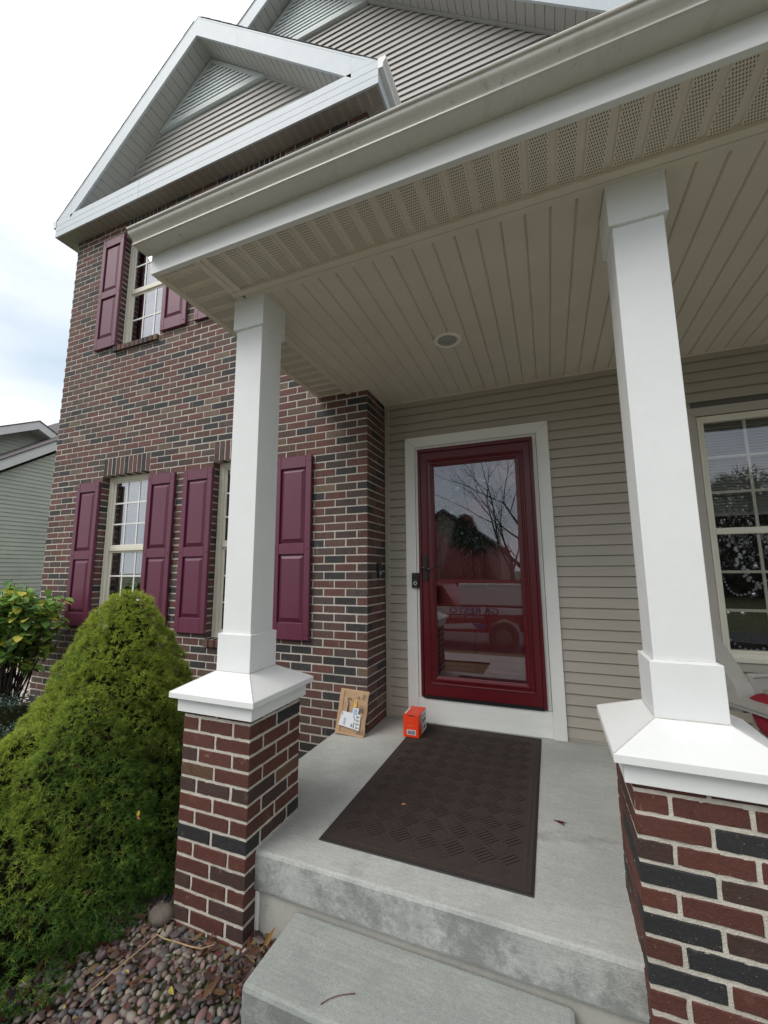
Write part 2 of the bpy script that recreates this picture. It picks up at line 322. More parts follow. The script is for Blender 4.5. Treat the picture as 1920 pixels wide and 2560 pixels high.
BASE = {}
def build(mb, name, mats, parent=None, smooth=False, bevel=0, autosmooth=False):
    me = bpy.data.meshes.new(name); off = Vector(parent.get('_b', (0, 0, 0))) if parent is not None else Vector((0, 0, 0))
    v = np.array(mb.v, dtype=float) - np.array(off)
    me.from_pydata(v.tolist(), [], mb.f); 
    mats = mats if isinstance(mats, list) else [mats]
    for m in mats: me.materials.append(M[m] if isinstance(m, str) else m)
    if any(mb.mi): me.polygons.foreach_set('material_index', mb.mi)
    if any(c != (1, 1, 1) for c in mb.c):
        ca = me.color_attributes.new('Col', 'FLOAT_COLOR', 'CORNER'); lt = np.array([len(f) for f in mb.f])
        cc = np.repeat(np.array([(*c, 1) for c in mb.c], dtype=np.float32), lt, axis=0); ca.data.foreach_set('color', cc.ravel())
    if any(mb.perf):
        pa = me.attributes.new('perf', 'FLOAT', 'FACE'); pa.data.foreach_set('value', np.array(mb.perf, dtype=np.float32))
    if smooth: me.polygons.foreach_set('use_smooth', [True] * len(me.polygons))
    me.update()
    o = bpy.data.objects.new(name, me); COL.objects.link(o)
    if parent is not None:
        o.parent = parent
        o['_b'] = tuple(off)
    else: o['_b'] = (0, 0, 0)
    if bevel:
        b = o.modifiers.new('bevel', 'BEVEL'); b.width = bevel; b.segments = 2; b.limit_method = 'ANGLE'
    return o
def npmesh(name, V, F, mats, parent=None, cols=None, smooth=False):
    """V (n,3) F (m,k) uniform faces; cols per face (m,3)"""
    me = bpy.data.meshes.new(name); off = np.array(parent.get('_b', (0, 0, 0))) if parent is not None else np.zeros(3)
    V = V - off; k = F.shape[1]
    me.vertices.add(len(V)); me.vertices.foreach_set('co', V.astype(np.float32).ravel())
    me.loops.add(F.size); me.loops.foreach_set('vertex_index', F.astype(np.int32).ravel())
    me.polygons.add(len(F)); me.polygons.foreach_set('loop_start', np.arange(0, F.size, k, dtype=np.int32)); me.polygons.foreach_set('loop_total', np.full(len(F), k, dtype=np.int32))
    if smooth: me.polygons.foreach_set('use_smooth', np.ones(len(F), dtype=bool))
    me.update(calc_edges=True); me.validate()
    for m in (mats if isinstance(mats, list) else [mats]): me.materials.append(M[m])
    if cols is not None:
        ca = me.color_attributes.new('Col', 'FLOAT_COLOR', 'CORNER')
        cc = np.repeat(np.concatenate([cols, np.ones((len(cols), 1))], 1), k, axis=0).astype(np.float32); ca.data.foreach_set('color', cc.ravel())
    o = bpy.data.objects.new(name, me); COL.objects.link(o)
    if parent is not None: o.parent = parent; o['_b'] = tuple(off)
    else: o['_b'] = (0, 0, 0)
    return o
def empty(name, base, label, cat, group=None):
    o = bpy.data.objects.new(name, None); COL.objects.link(o); o.location = base; o.empty_display_size = .1
    o['_b'] = tuple(base); o['label'] = label; o['category'] = cat
    if group: o['group'] = group
    return o
def tag(o, label, cat, group=None):
    o['label'] = label; o['category'] = cat
    if group: o['group'] = group
    return o
def recentre(o):       # puts a single-mesh thing's origin at its base
    me = o.data; n = len(me.vertices); a = np.empty(n * 3, dtype=np.float32); me.vertices.foreach_get('co', a); a = a.reshape(-1, 3)
    c = np.array([(a[:, 0].min() + a[:, 0].max()) / 2, (a[:, 1].min() + a[:, 1].max()) / 2, a[:, 2].min()])
    me.vertices.foreach_set('co', (a - c).ravel()); me.update(); o.location = Vector(c) + o.location; return o
def struct(o, kind='structure'): o['kind'] = kind; return o
def copy_tree(o, parent=None):
    c = o.copy(); COL.objects.link(c)
    if parent is not None: c.parent = parent
    for ch in list(o.children): copy_tree(ch, c)
    return c
def textmesh(s, size, mb, mtx, mi=0, bold=0.0):
    cu = bpy.data.curves.new('t', 'FONT'); cu.body = s; cu.size = size; cu.offset = bold; cu.resolution_u = 3
    ob = bpy.data.objects.new('t', cu); COL.objects.link(ob); dg = bpy.context.evaluated_depsgraph_get(); dg.update()
    me = bpy.data.meshes.new_from_object(ob.evaluated_get(dg))
    mb.add([mtx @ v.co for v in me.vertices], [tuple(p.vertices) for p in me.polygons], mi=mi)
    bpy.data.objects.remove(ob); bpy.data.curves.remove(cu); bpy.data.meshes.remove(me)

# ------------------------------------------------------------------ main dimensions (metres; z=0 porch slab, y=0 door wall)
XB, YB, XH, ZC = -.062, -.401, -4.237, 2.746
CR = .0675
def J(k): return 2.291 + CR * k
TOPZ, BOTZ = 5.519, -.5

# ------------------------------------------------------------------ the ground
def gz(x, y):
    if y > -1.8: return -.345
    if y > -4.2: return -.345 - (-1.8 - y) * .045
    if y > -6.3: return -.453 - (-4.2 - y) * .07
    return max(-.95, -.60 - (-6.3 - y) * .35)
def sheet(xs, ys, mb, zf, dz=0):
    n = len(ys); mb.add([(x, y, zf(x, y) + dz) for x in xs for y in ys], [(i * n + j, (i + 1) * n + j, (i + 1) * n + j + 1, i * n + j + 1) for i in range(len(xs) - 1) for j in range(n - 1)])
    return mb
xs = [-900, -300, -120, -60, -30, -20, -14, -10, -8, -7, -6, -5, -4, -3, -2, -1, 0, 1, 2, 3, 5, 8, 12, 20, 30, 60, 120, 300, 900]
ys = [-900, -300, -120, -60, -30, -18, -12, -9, -8, -7.3, -7, -6.6, -6.3, -5.8, -5, -4.6, -4.2, -3.6, -3, -2.4, -1.8, -1, 0, 1, 3, 6, 10, 20, 40, 100, 300, 900]
struct(build(sheet(xs, ys, MB(), gz), 'ground', 'grass'))
struct(build(sheet([-60, -20, -10, -5, 0, 5, 10, 20, 60], [-5.6, -5, -4.5], MB(), gz, .03), 'sidewalk', 'walk'))
struct(build(MB().box(-60, 60, -14.5, -7.35, -1.2, -.935), 'street', 'asphalt'))
struct(build(MB().box(-60, 60, -7.35, -7.2, -1.2, -.82, .02), 'kerb', 'walk'))
struct(build(MB().box(.25, 1.35, -4.6, -2.5, -.8, -.36, .01), 'path', 'walk'))
struct(build(MB().box(-4.9, .35, -3.3, -.38, -.7, -.362), 'bed_soil', 'soil'))

# ------------------------------------------------------------------ the house
house = empty('brick_house', (-2.15, -.401, -.345), 'two-storey brick and tan-sided house with plum shutters and a white-columned front porch', 'house')

def brick_col(kind):
    r = rnd.random(); j = rnd.uniform(.82, 1.18)
    if kind == 'wall':
        if r < .16: b = (.040, .038, .039)
        elif r < .40: b = (.082, .056, .051)
        elif r < .60: b = (.110, .060, .050)
        elif r < .95: b = (.128, .056, .047)
        else: b = (.145, .100, .072)
    else:
        if r < .14: b = (.022, .022, .024)
        elif r < .38: b = (.052, .027, .022)
        elif r < .97: b = (.094, .030, .021)
        else: b = (.115, .060, .033)
    return tuple(c * j for c in b)
def dark_col():
    j = rnd.uniform(.8, 1.2); b = rnd.choice([(.03, .03, .034), (.07, .05, .047), (.10, .05, .045), (.04, .036, .04), (.085, .045, .04)]); return tuple(c * j for c in b)
def jit(a=.0012): return rnd.uniform(-a, a)

wall = MB()
OPEN = [(-3.33, -2.60, J(-25), J(0)), (-1.72, -.98, J(-25), J(0)), (-3.33, -2.60, J(23), J(45)), (-1.72, -.98, J(23), J(45))]
SOLD = [(a, b, d, J(k)) for (a, b, c, d), k in zip(OPEN, (3, 3, 48, 48))]
def blocked(z0, z1):
    zc = (z0 + z1) / 2; r = []
    for a, b, c, d in OPEN + SOLD:
        if c - .001 < zc < d + .001: r.append((a, b))
    return r
nk0, nk1 = -41, 48
FW, HW = .1915, .0908; MJ = .0120
for k in range(nk0, nk1 + 1):
    z0, z1 = J(k) + MJ / 2, J(k + 1) - MJ / 2
    if z1 > TOPZ: z1 = TOPZ + .01
    odd = k % 2 == 1
    x = XB; first = True
    while x > XH:
        wdt = (FW if odd else HW) if first else FW
        a, b = x - wdt, x
        col = brick_col('wall')
        if first:      # corner brick turns the corner
            wy = HW if odd else FW
            wall.box(a + jit(), b, YB + jit(), YB + wy, z0 + jit(), z1 + jit(), .0015, col=col)
        else:
            a2 = max(a, XH); segs = [(a2, b)]
            for (p, q) in blocked(z0, z1):
                ns = []
                for (s0, s1) in segs:
                    if q <= s0 or p >= s1: ns.append((s0, s1)); continue
                    if s0 < p: ns.append((s0, p))
                    if q < s1: ns.append((q, s1))
                segs = ns
            for (s0, s1) in segs:
                if s1 - s0 > .012: wall.box(s0 + jit(.001), s1 + jit(.001), YB + jit(), YB + .09, z0 + jit(), z1 + jit(), .0015, col=col)
        x = a - MJ; first = False
    # return wall towards the door
    y = YB + (HW if odd else FW) + MJ
    while y < -.012:
        b = min(y + FW, -.012)
        if b - y > .01: wall.box(XB - .06, XB + jit(), y, b, z0 + jit(), z1 + jit(), .0015, col=tuple(c * .95 for c in brick_col('wall')))
        y = b + MJ
    # left side of the house (seen only from the left)
    y = YB + .10
    while y < 3:
        wall.box(XH, XH + .06, y, y + FW, z0, z1, col=brick_col('wall')); y += FW + MJ
for (a, b, c, d) in SOLD:                                # soldier course lintels
    n = 11; wv = (b - a) / n
    for i in range(n): wall.box(a + i * wv + .0058, a + (i + 1) * wv - .0058, YB - .0005 + jit(), YB + .09, c + .004 - (.006 if i % 2 else 0), min(d, TOPZ) - .005, .0015, col=dark_col())
for (a, b, c, d) in OPEN:                                # rowlock sills
    n = 10; a2, b2 = a + .03, b - .005; wv = (b2 - a2 + .03) / n
    for i in range(n): wall.box(a2 + i * wv - .02, a2 + (i + 1) * wv - .031, YB - .032 + jit(.002), YB + .09, c - CR + .004, c - .002, .0015, col=brick_col('wall'))
build(wall, 'brick_wall', 'brick_wall', house)
mo = MB()
def mortar_rects(x0, x1, z0, z1, holes):
    zs = sorted({z0, z1, *[h[2] for h in holes], *[h[3] for h in holes]}); out = []
    for za, zb in zip(zs[:-1], zs[1:]):
        zc = (za + zb) / 2; hs = sorted((h[0], h[1]) for h in holes if h[2] < zc < h[3]); x = x0
        for p, q in hs: out.append((x, p, za, zb)); x = q
        out.append((x, x1, za, zb))
    return out
for r_ in mortar_rects(XH + .005, XB - .005, BOTZ, TOPZ, [(a - .004, b + .004, c - .002, d + .002) for a, b, c, d in OPEN]):
    mo.box(r_[0], r_[1], YB + .0030, YB + .088, r_[2], r_[3])
mo.box(XB - .07, XB - .0055, YB + .09, -.002, BOTZ, TOPZ); mo.box(XH + .005, XH + .06, YB + .09, 3, BOTZ, TOPZ)
build(mo, 'mortar', 'mortar', house)
# dark rooms behind the wall
for (a, b, c, d) in OPEN:
    rm = MB()
    x0, x1, y0, y1, z0, z1 = a - .3, b + .3, YB + .12, 1.6, c - .5, d + .2
    rm.quad((x0, y1, z0), (x1, y1, z0), (x1, y1, z1), (x0, y1, z1)).quad((x0, y0, z0), (x0, y1, z0), (x0, y1, z1), (x0, y0, z1)).quad((x1, y0, z0), (x1, y1, z0), (x1, y1, z1), (x1, y0, z1))
    rm.quad((x0, y0, z0), (x1, y0, z0), (x1, y1, z0), (x0, y1, z0)).quad((x0, y0, z1), (x1, y0, z1), (x1, y1, z1), (x0, y1, z1))
    build(rm, 'room', 'dark', house)
rm = MB(); rm.quad((1.9, .1, .2), (1.9, 2.2, .2), (1.9, 2.2, 2.6), (1.9, .1, 2.6)).quad((1.9, 2.2, .2), (4.6, 2.2, .2), (4.6, 2.2, 2.6), (1.9, 2.2, 2.6)).quad((4.6, .1, .2), (4.6, 2.2, .2), (4.6, 2.2, 2.6), (4.6, .1, 2.6))
rm.quad((1.9, .1, .2), (4.6, .1, .2), (4.6, 2.2, .2), (1.9, 2.2, .2)).quad((1.9, .1, 2.6), (4.6, .1, 2.6), (4.6, 2.2, 2.6), (1.9, 2.2, 2.6))
build(rm, 'room', 'dark', house)
# opaque core so that no sky shows through the house
core = MB(); core.box(-4.1, -.2, 1.7, 9, BOTZ, 5.6).box(-.2, 6.5, 2.3, 9, BOTZ, 5.6).box(-4.15, -3.65, -.25, 1.7, BOTZ, 5.5).box(-2.3, -2.05, -.25, 1.7, BOTZ, 5.5).box(-.67, -.14, -.25, 1.7, BOTZ, 5.5)
build(core, 'core', 'dark', house)

# ---- windows in the brick
def window(x0, x1, z0, z1, rows, y=-.31, shade=None, big=False, cols=3):
    f = MB(); rail = z0 + (z1 - z0) * .515
    fw = .045
    f.frame(x0 + fw, x1 - fw, z0 + fw, z1 - fw, [(0, y + .05), (0, y + .006), (.012, y), (fw - .008, y - .004), (fw - .006, y - .012), (fw, y - .012), (fw, y + .05)])
    f.box(x0 + .05, x1 - .05, y + .012, y + .04, rail - .02, rail + .02, .003)
    for (a, b, dy) in ((z0 + fw, rail - .02, .02), (rail + .02, z1 - fw, .005)):
        xi0, xi1 = x0 + fw + .028, x1 - fw - .028
        f.frame(xi0, xi1, a + .026, b - .022, [(0, y + .045), (0, y + dy + .016), (.006, y + dy + .010), (.027, y + dy + .010), (.0275, y + .045)])
    w = build(f, 'window', 'wframe', house)
    g = MB(); mu = MB()
    for (a, b, dy) in ((z0 + fw + .026, rail - .042, .036), (rail + .042, z1 - fw - .022, .024)):
        xi0, xi1 = x0 + fw + .028, x1 - fw - .028
        g.quad((xi0, y + dy, a), (xi1, y + dy, a), (xi1, y + dy, b), (xi0, y + dy, b))
        for i in range(1, cols): xm = xi0 + (xi1 - xi0) * i / cols; mu.box(xm - .008, xm + .008, y + dy - .006, y + dy - .001, a, b)
        for i in range(1, rows): zm = a + (b - a) * i / rows; mu.box(xi0, xi1, y + dy - .0065, y + dy - .0015, zm - .008, zm + .008)
    build(g, 'glass', 'glass', w); build(mu, 'muntin', 'trim', w)
    if shade == 'blind':
        bl = MB(); z = z1 - .06
        while z > rail - .30:
            bl.quad((x0 + .15, y + .075, z - .011), (x1 - .02, y + .075, z - .011), (x1 - .02, y + .088, z + .011), (x0 + .15, y + .088, z + .011)); z -= .021
        build(bl, 'blind', 'blind', w)
        cu = MB(); n = 14
        pts = [(x0 - .06 + .17 * i / n, y + .10 + .014 * math.sin(i * 1.9)) for i in range(n + 1)]
        cu.prism(pts, 'z', z0 - .1, z1 + .02, closed=False); build(cu, 'curtain', 'curtain', w)
    if shade == 'sheer':
        cu = MB(); n = 30
        pts = [(x0 + .16 + (x1 - x0) * i / n, y + .14 + .014 * math.sin(i * 1.5)) for i in range(n + 1)]
        cu.prism(pts, 'z', z0 - .1, z1 + .02, closed=False); build(cu, 'curtain', 'sheer', w)
    return w
window(-3.322, -2.608, J(-25) + .002, J(0) - .004, 3, shade='blind')
window(-1.712, -.988, J(-25) + .002, J(0) - .004, 3, shade='blind')
window(-3.322, -2.608, J(23) + .002, J(45) - .004, 2, shade='sheer')
window(-1.712, -.988, J(23) + .002, J(45) - .004, 2, shade='sheer')

# ---- shutters: one mesh, copied
def shutter_mesh(h):
    m = MB(); wd = .374; y1 = 0; y0 = -.032
    st = .058
    zs = [0, .135, h * .452, h * .452 + .09, h - .105, h]
    m.box(0, st, y0, y1, 0, h, .004); m.box(wd - st, wd, y0, y1, 0, h, .004)
    for a, b in ((0, .135), (zs[2], zs[3]), (h - .105, h)): m.box(st, wd - st, y0 + .001, y1, a, b, .002)
    for a, b in ((.135, zs[2]), (zs[3], h - .105)):
        x0, x1 = st, wd - st
        m.frame(x0 + .040, x1 - .040, a + .040, b - .040, [(0, y0 + .003), (.004, y0 + .0065), (.034, y0 + .021), (.04, y0 + .021)])
        m.quad((x0 + .04, y0 + .003, a + .04), (x1 - .04, y0 + .003, a + .04), (x1 - .04, y0 + .003, b - .04), (x0 + .04, y0 + .003, b - .04))
    for x in (.025, wd - .025):
        for z in (.05, h * .452 + .045, h - .05):
            m.lathe([(.0001, -.005), (.005, -.0045), (.007, 0), (.0075, .001)], (0, 0, 0), 10)
            for i in range(len(m.v) - 40, len(m.v)):
                px, py, pz = m.v[i]; m.v[i] = (x + px, y0 + pz, z + py)
    return m
def put_shutters(h, z, xs_, y=YB - .006):
    o = build(shutter_mesh(h), 'shutter', 'shutter', None); o.parent = house
    for i, x in enumerate(xs_):
        c = o if i == 0 else o.copy()
        if i: COL.objects.link(c)
        c.location = Vector((x, y, z)) - Vector(house.location)
        c['group'] = 'plum shutters beside the windows'
put_shutters(1.572, .652, (-3.70, -2.562, -2.068, -.952))
put_shutters(1.466, 3.858, (-3.665, -2.562, -2.068, -.952))

# ---- lap siding
def siding(mb, y, z0, z1, xa, xb, ex=.0763, t=.013):
    z = z0
    while z < z1:
        zt = min(z + ex, z1); a0, b0, a1, b1 = xa(z), xb(z), xa(zt), xb(zt)
        if b0 > a0 and b1 >= a1 - .2:
            if b1 < a1: b1 = a1 = (a1 + b1) / 2
            g = min(.0055, ex * .1); yw = y + .006; L_ = t * .8
            # face, its top edge tucked into the slot under the next course
            mb.quad((a0, y - t, z), (b0, y - t, z), (b1, y, zt - g), (a1, y, zt - g)); mb.quad((a1, y, zt - g), (b1, y, zt - g), (b1, yw, zt - g), (a1, yw, zt - g)); mb.quad((a1, yw, zt - g), (b1, yw, zt - g), (b1, yw, zt + .012), (a1, yw, zt + .012))
            # hollow behind the bottom lip
            mb.quad((a0, y - t, z), (b0, y - t, z), (b0, y - t + .0015, z), (a0, y - t + .0015, z)); mb.quad((a0, y - t + .0015, z), (b0, y - t + .0015, z), (b0, y - t + .0030, z + .012), (a0, y - t + .0030, z + .012)); mb.quad((a0, y - t + .0030, z + .012), (b0, y - t + .0030, z + .012), (b0, yw, z + .012), (a0, yw, z + .012))
        z += ex
# door wall siding; casings and trims stand proud of it
sd = MB(); ex = .0763; zz = .022 - ex
DT = (.139, 1.336, 2.39); RW = (2.271, 2.377, .60)
z = zz
while z < ZC + .01:
    zt = z + ex; segs = [(XB + .045, 6.4)]
    for (p, q, a, b) in ((.15, 1.325, -.2, 2.375), (2.29, 4.35, .62, 2.36)):
        if a < z + ex * .5 < b: segs = [s2 for (u, v) in segs for s2 in ((u, min(v, p)), (max(u, q), v)) if s2[1] - s2[0] > .01]
    for (u, v) in segs: siding(sd, -.0075, z, zt - 1e-6, lambda q_, u=u: u, lambda q_, v=v: v)
    z += ex
build(sd, 'siding', 'siding', house)
bk = MB()
for r_ in mortar_rects(XB - .01, 6.4, -.3, 2.9, [(.24, 1.24, 0.0, 2.3), (2.33, 4.3, .66, 2.33)]): bk.box(r_[0], r_[1], .0005, .12, r_[2], r_[3])
build(bk, 'sheathing', 'room', house)
tr = MB(); tr.box(XB + .002, XB + .045, -.022, -.001, -.0, ZC, .003).box(1.345, 2.262, -.016, -.001, .0, .030, .002)
tr.box(XB + .045, .136, -.016, -.001, .0, .030, .002)
build(tr, 'corner_trim', 'siding', house)

# ---- door trim, kick board, storm door, entry door
dt = MB()
def mitre_casing(mb, x0, x1, zt, wd, y0, y1, zb=0.0):
    """x0,x1,zt: inner edge; three mitred boards with hairline joints"""
    g = .0012
    for sgn, xi in ((-1, x0), (1, x1)):
        mb.prism([(xi, zb), (xi + sgn * wd, zb), (xi + sgn * wd, zt + wd - g), (xi, zt - g)], 'y', y0, y1)
    mb.prism([(x0, zt + g), (x1, zt + g), (x1 + wd, zt + wd + g), (x0 - wd, zt + wd + g)], 'y', y0, y1)
mitre_casing(dt, .232, 1.248, 2.300, .090, -.034, -.002)
build(dt, 'door_trim', 'trim', house)
dj = MB(); mitre_casing(dj, .262, 1.217, 2.270, .027, -.028, .05, .19)
dj.box(.262, 1.217, .0, .16, .192, .206, .001); build(dj, 'door_jamb', 'trim', house)
kb = MB(); kb.box(.2325, 1.2475, -.030, .06, .002, .188, .002); build(kb, 'kick_board', 'kick', house)
ed = MB()      # six panel entry door behind the glass
X0, X1, Z0, Z1, YD = .265, 1.215, .20, 2.27, .075
ed.box(X0, X1, YD, YD + .04, Z0, Z1)
for (a, b) in ((X0 + .12, .70), (.78, X1 - .12)):
    for (c, d) in ((Z0 + .2, .93), (1.05, 1.62), (1.74, 2.12)):
        ed.frame(a + .035, b - .035, c + .035, d - .035, [(0, YD - .006), (.012, YD - .004), (.024, YD + .006 - .012), (.028, YD - .0105), (.036, YD - .0105), (.037, YD)])
        ed.quad((a + .035, YD - .006, c + .035), (b - .035, YD - .006, c + .035), (b - .035, YD - .006, d - .035), (a + .035, YD - .006, d - .035))
ent = build(ed, 'entry_door', 'red_in', house)
kn = MB(); kn.lathe([(.0001, 0), (.03, 0), (.03, .008), (.012, .012), (.012, .035), (.028, .045), (.03, .06), (.02, .07), (.0001, .072)], (0, 0, 0), 20)
kn.xform(Matrix.Translation((.34, YD, 1.15)) @ Matrix.Rotation(rad(90), 4, 'X')); build(kn, 'knob', 'black', ent, smooth=True)
sdn = MB(); gx0, gx1, gz0, gz1 = .404, 1.076, .372, 2.105
y = -.046
sdn.frame(gx0, gx1, gz0, gz1, [(0, y + .022), (.002, y + .012), (.010, y + .009), (.012, y + .004), (.020, y + .001), (.024, y - .006), (.032, y - .006), (.036, y + .000), (.050, y + .002), (.055, y - .004), (.062, y - .006), (.068, y + .001), (.072, y + .001)])
def ring(mb, i, o, y0, y1, yb):
    (a, b, c, d), (e, f_, g_, h) = i, o
    mb.quad((e, y0, g_), (a, y0, g_), (a, y0, h), (e, y0, h)); mb.quad((b, y0, g_), (f_, y0, g_), (f_, y0, h), (b, y0, h))
    mb.quad((a, y0, g_), (b, y0, g_), (b, y0, c), (a, y0, c)); mb.quad((a, y0, d), (b, y0, d), (b, y0, h), (a, y0, h))
    mb.quad((e, y0, g_), (e, y0, h), (e, yb, h), (e, yb, g_)); mb.quad((f_, y0, g_), (f_, y0, h), (f_, yb, h), (f_, yb, g_)); mb.quad((e, y0, h), (f_, y0, h), (f_, yb, h), (e, yb, h)); mb.quad((e, y0, g_), (f_, y0, g_), (f_, yb, g_), (e, yb, g_))
ring(sdn, (gx0 - .072, gx1 + .072, gz0 - .072, gz1 + .072), (.288, 1.190, .218, 2.236), y + .001, 0, 0.0)
sdn.box(.262, .285, y - .010, .0, .206, 2.258, .003).box(1.193, 1.217, y - .012, .0, .206, 2.258, .003).box(.2625, 1.2165, y - .016, .0, 2.238, 2.270, .003)
sdn.box(.2645, .2755, y - .014, -.03, .21, 2.236, .002).box(1.2045, 1.2145, y - .016, -.03, .21, 2.236, .002)
st = build(sdn, 'storm_door', 'red', house)
build(MB().box(.288, 1.192, -.042, -.01, .1905, .2165), 'door_sweep', 'black', st)
build(MB().box(gx0, gx1, y + .004, y + .020, 1.111, 1.140, .003), 'mid_rail', 'red', st)
gg = MB(); gg.quad((gx0, y + .014, gz0), (gx1, y + .014, gz0), (gx1, y + .014, 1.112), (gx0, y + .014, 1.112)).quad((gx0, y + .018, 1.139), (gx1, y + .018, 1.139), (gx1, y + .018, gz1), (gx0, y + .018, gz1))
build(gg, 'glass', 'stormglass', st)
hd = MB(); hx, hz = .320, 1.232
hd.prism([(hx - .019, 1.335), (hx - .010, 1.345), (hx + .010, 1.345), (hx + .019, 1.335), (hx + .019, 1.27), (hx + .014, 1.262), (hx + .019, 1.254), (hx + .019, 1.155), (hx + .009, 1.132), (hx - .009, 1.132), (hx - .019, 1.155), (hx - .019, 1.254), (hx - .014, 1.262), (hx - .019, 1.27)], 'y', y - .016, y + .002)
hd.box(hx - .007, hx + .007, y - .024, y - .015, 1.293, 1.298)
hd.tube([(hx, y - .01, hz), (hx, y - .045, hz)], .008, 10)
hd.tube([(hx - .022, y - .05, hz + .008), (hx - .008, y - .052, hz + .006), (hx + .01, y - .052, hz - .006), (hx + .03, y - .052, hz - .009), (hx + .055, y - .05, hz + .004), (hx + .075, y - .048, hz + .010), (hx + .10, y - .046, hz + .008), (hx + .115, y - .044, hz + .005)], [.005, .0065, .007, .0065, .006, .0055, .005, .004], 8)
build(hd, 'handle', 'black', st)
build(MB().box(.262, 1.217, .17, .2, .19, 2.3), 'backing', 'dark', house)

# ---- wreath hanging on the entry door
wr = MB()
for i in range(4200):
    a = rnd.uniform(0, 2 * math.pi); rr = rnd.gauss(.225, .055); c = Vector((.735 + rr * math.cos(a), -.0 + rnd.uniform(.012, .058), 1.73 + rr * 1.12 * math.sin(a)))
    d = Vector((math.cos(a + rnd.uniform(-1.2, 1.2)), rnd.uniform(-.6, .2), math.sin(a + rnd.uniform(-1.2, 1.2)))).normalized(); s_ = d.cross(Vector((0, 1, 0))).normalized() * .004
    ln = rnd.uniform(.03, .06); col = rnd.choice([(.03, .055, .02), (.02, .04, .03), (.05, .09, .03), (.35, .40, .42), (.12, .16, .15), (.02, .03, .025)])
    wr.add([c - s_, c + s_, c + d * ln], [(0, 1, 2)], col=col)
wr = build(wr, 'foliage', 'needle', None)
wth = empty('door_wreath', (.735, .06, 1.33), 'frosted evergreen wreath hanging on the red door behind the storm glass', 'wreath')
wr.parent = wth; wr.location = -Vector(wth.location)
for i in range(14):
    a = rnd.uniform(0, 6.28); bw = MB(); bw.ball((.735 + .2 * math.cos(a), .01, 1.73 + .25 * math.sin(a)), rnd.uniform(.008, .014), 8, 6); build(bw, 'berry', 'bead', wth, smooth=True)

# ---- window at the right of the porch
rw = MB(); yr = -.03
rx0, rx1, rz0, rz1 = 2.352, 3.06, .690, 2.231
ca = MB(); mitre_casing(ca, 2.310, 4.35, 2.279, .062, -.026, -.002, .62); ca.box(2.25, 4.4, -.03, -.002, .56, .618, .003); build(ca, 'window_casing', 'casing', house)
def bigwin(x0, x1):
    f = MB()
    f.frame(x0, x1, rz0, rz1, [(0, .04), (0, -.016), (.006, -.022), (.024, -.022), (.025, -.028), (.040, -.030), (.041, .02)])
    f.box(x0 - .002, x1 + .002, -.012, .03, 1.445, 1.488, .003); f.box(x0 - .03, x1 + .03, -.045, -.02, .618, .652, .004)
    wv = build(f, 'window', 'wframe', house); g = MB(); mu = MB()
    for (a, b, dy) in ((rz0, 1.446, .018), (1.487, rz1, .008)):
        g.quad((x0, dy, a), (x1, dy, a), (x1, dy, b), (x0, dy, b))
        for i in (1, 2): xm = x0 + (x1 - x0) * i / 3; mu.box(xm - .009, xm + .009, dy + .002, dy + .008, a, b)
        for i in (1, 2): zm = a + (b - a) * i / 3; mu.box(x0, x1, dy + .0025, dy + .0085, zm - .009, zm + .009)
    build(g, 'glass', 'glass_porch', wv); build(mu, 'muntin', 'wframe', wv)
    bl = MB(); z = rz1
    while z > 1.60: bl.quad((x0 - .02, .065, z - .011), (x1 + .02, .065, z - .011), (x1 + .02, .083, z + .011), (x0 - .02, .083, z + .011)); z -= .021
    bl.box(x0 - .02, x1 + .02, .06, .085, 1.575, 1.592); build(bl, 'blind', 'blind_dim', wv)
bigwin(rx0, rx1); bigwin(3.16, 4.26)

# ---- porch ceiling, soffits
def channel(mb, u0, u1, v0, v1, z, axis, pitch=.1016, gw=.016, gd=.008, phase=0.0, perf=False, groove='v'):
    """panel with grooves; u runs across the grooves. axis x: u=x, v=y"""
    P = (lambda u, v, zz: (u, v, zz)) if axis == 'x' else (lambda u, v, zz: (v, u, zz))
    k = math.floor((u0 - phase) / pitch)
    while phase + k * pitch < u1:
        a = phase + k * pitch; b = a + pitch
        if groove == 'v': segs = [(a, a + gw / 2, gd, 0, 0), (a + gw / 2, b - gw / 2, 0, 0, 1), (b - gw / 2, b, 0, gd, 0)]
        else: segs = [(a, a + .004, 0, gd, 0), (a + .004, a + gw, gd, gd, 0), (a + gw, a + gw + .004, gd, 0, 0), (a + gw + .004, a + gw + .008, 0, 0, 0), (a + gw + .008, b - .006, 0, 0, 1), (b - .006, b, 0, 0, 0)]
        for (p, q, zp, zq, pf) in segs:
            if q <= u0 or p >= u1: continue
            p2, q2 = max(p, u0), min(q, u1); f = lambda t: zp + (zq - zp) * (t - p) / (q - p)
            mb.quad(P(p2, v0, z + f(p2)), P(q2, v0, z + f(q2)), P(q2, v1, z + f(q2)), P(p2, v1, z + f(p2)), perf=1 if (pf and perf) else 0)
        k += 1
pc = MB(); channel(pc, -.225, 6.4, -1.745, .0, ZC, 'x', pitch=.1033, gw=.013, gd=.010, phase=.0385)
build(pc, 'porch_ceiling', 'soffit', house)
pf = MB(); channel(pf, -.19, 6.4, -2.06, -1.80, ZC + .002, 'x', pitch=.0995, gw=.022, gd=.008, phase=.0835, perf=True, groove='u')
build(pf, 'vented_soffit', 'soffit_x', house)
ps = MB(); channel(ps, -2.06, -.40, -.525, -.245, ZC + .002, 'y', pitch=.0995, gw=.022, gd=.008, phase=-2.03, perf=True, groove='u')
build(ps, 'vented_soffit', 'soffit_y', house)
ct = MB()
ct.box(-.262, 6.4, -1.812, -1.777, ZC - .018, ZC + .02, .003).box(-.20, 6.4, -1.7685, -1.732, ZC - .011, ZC + .02, .002)
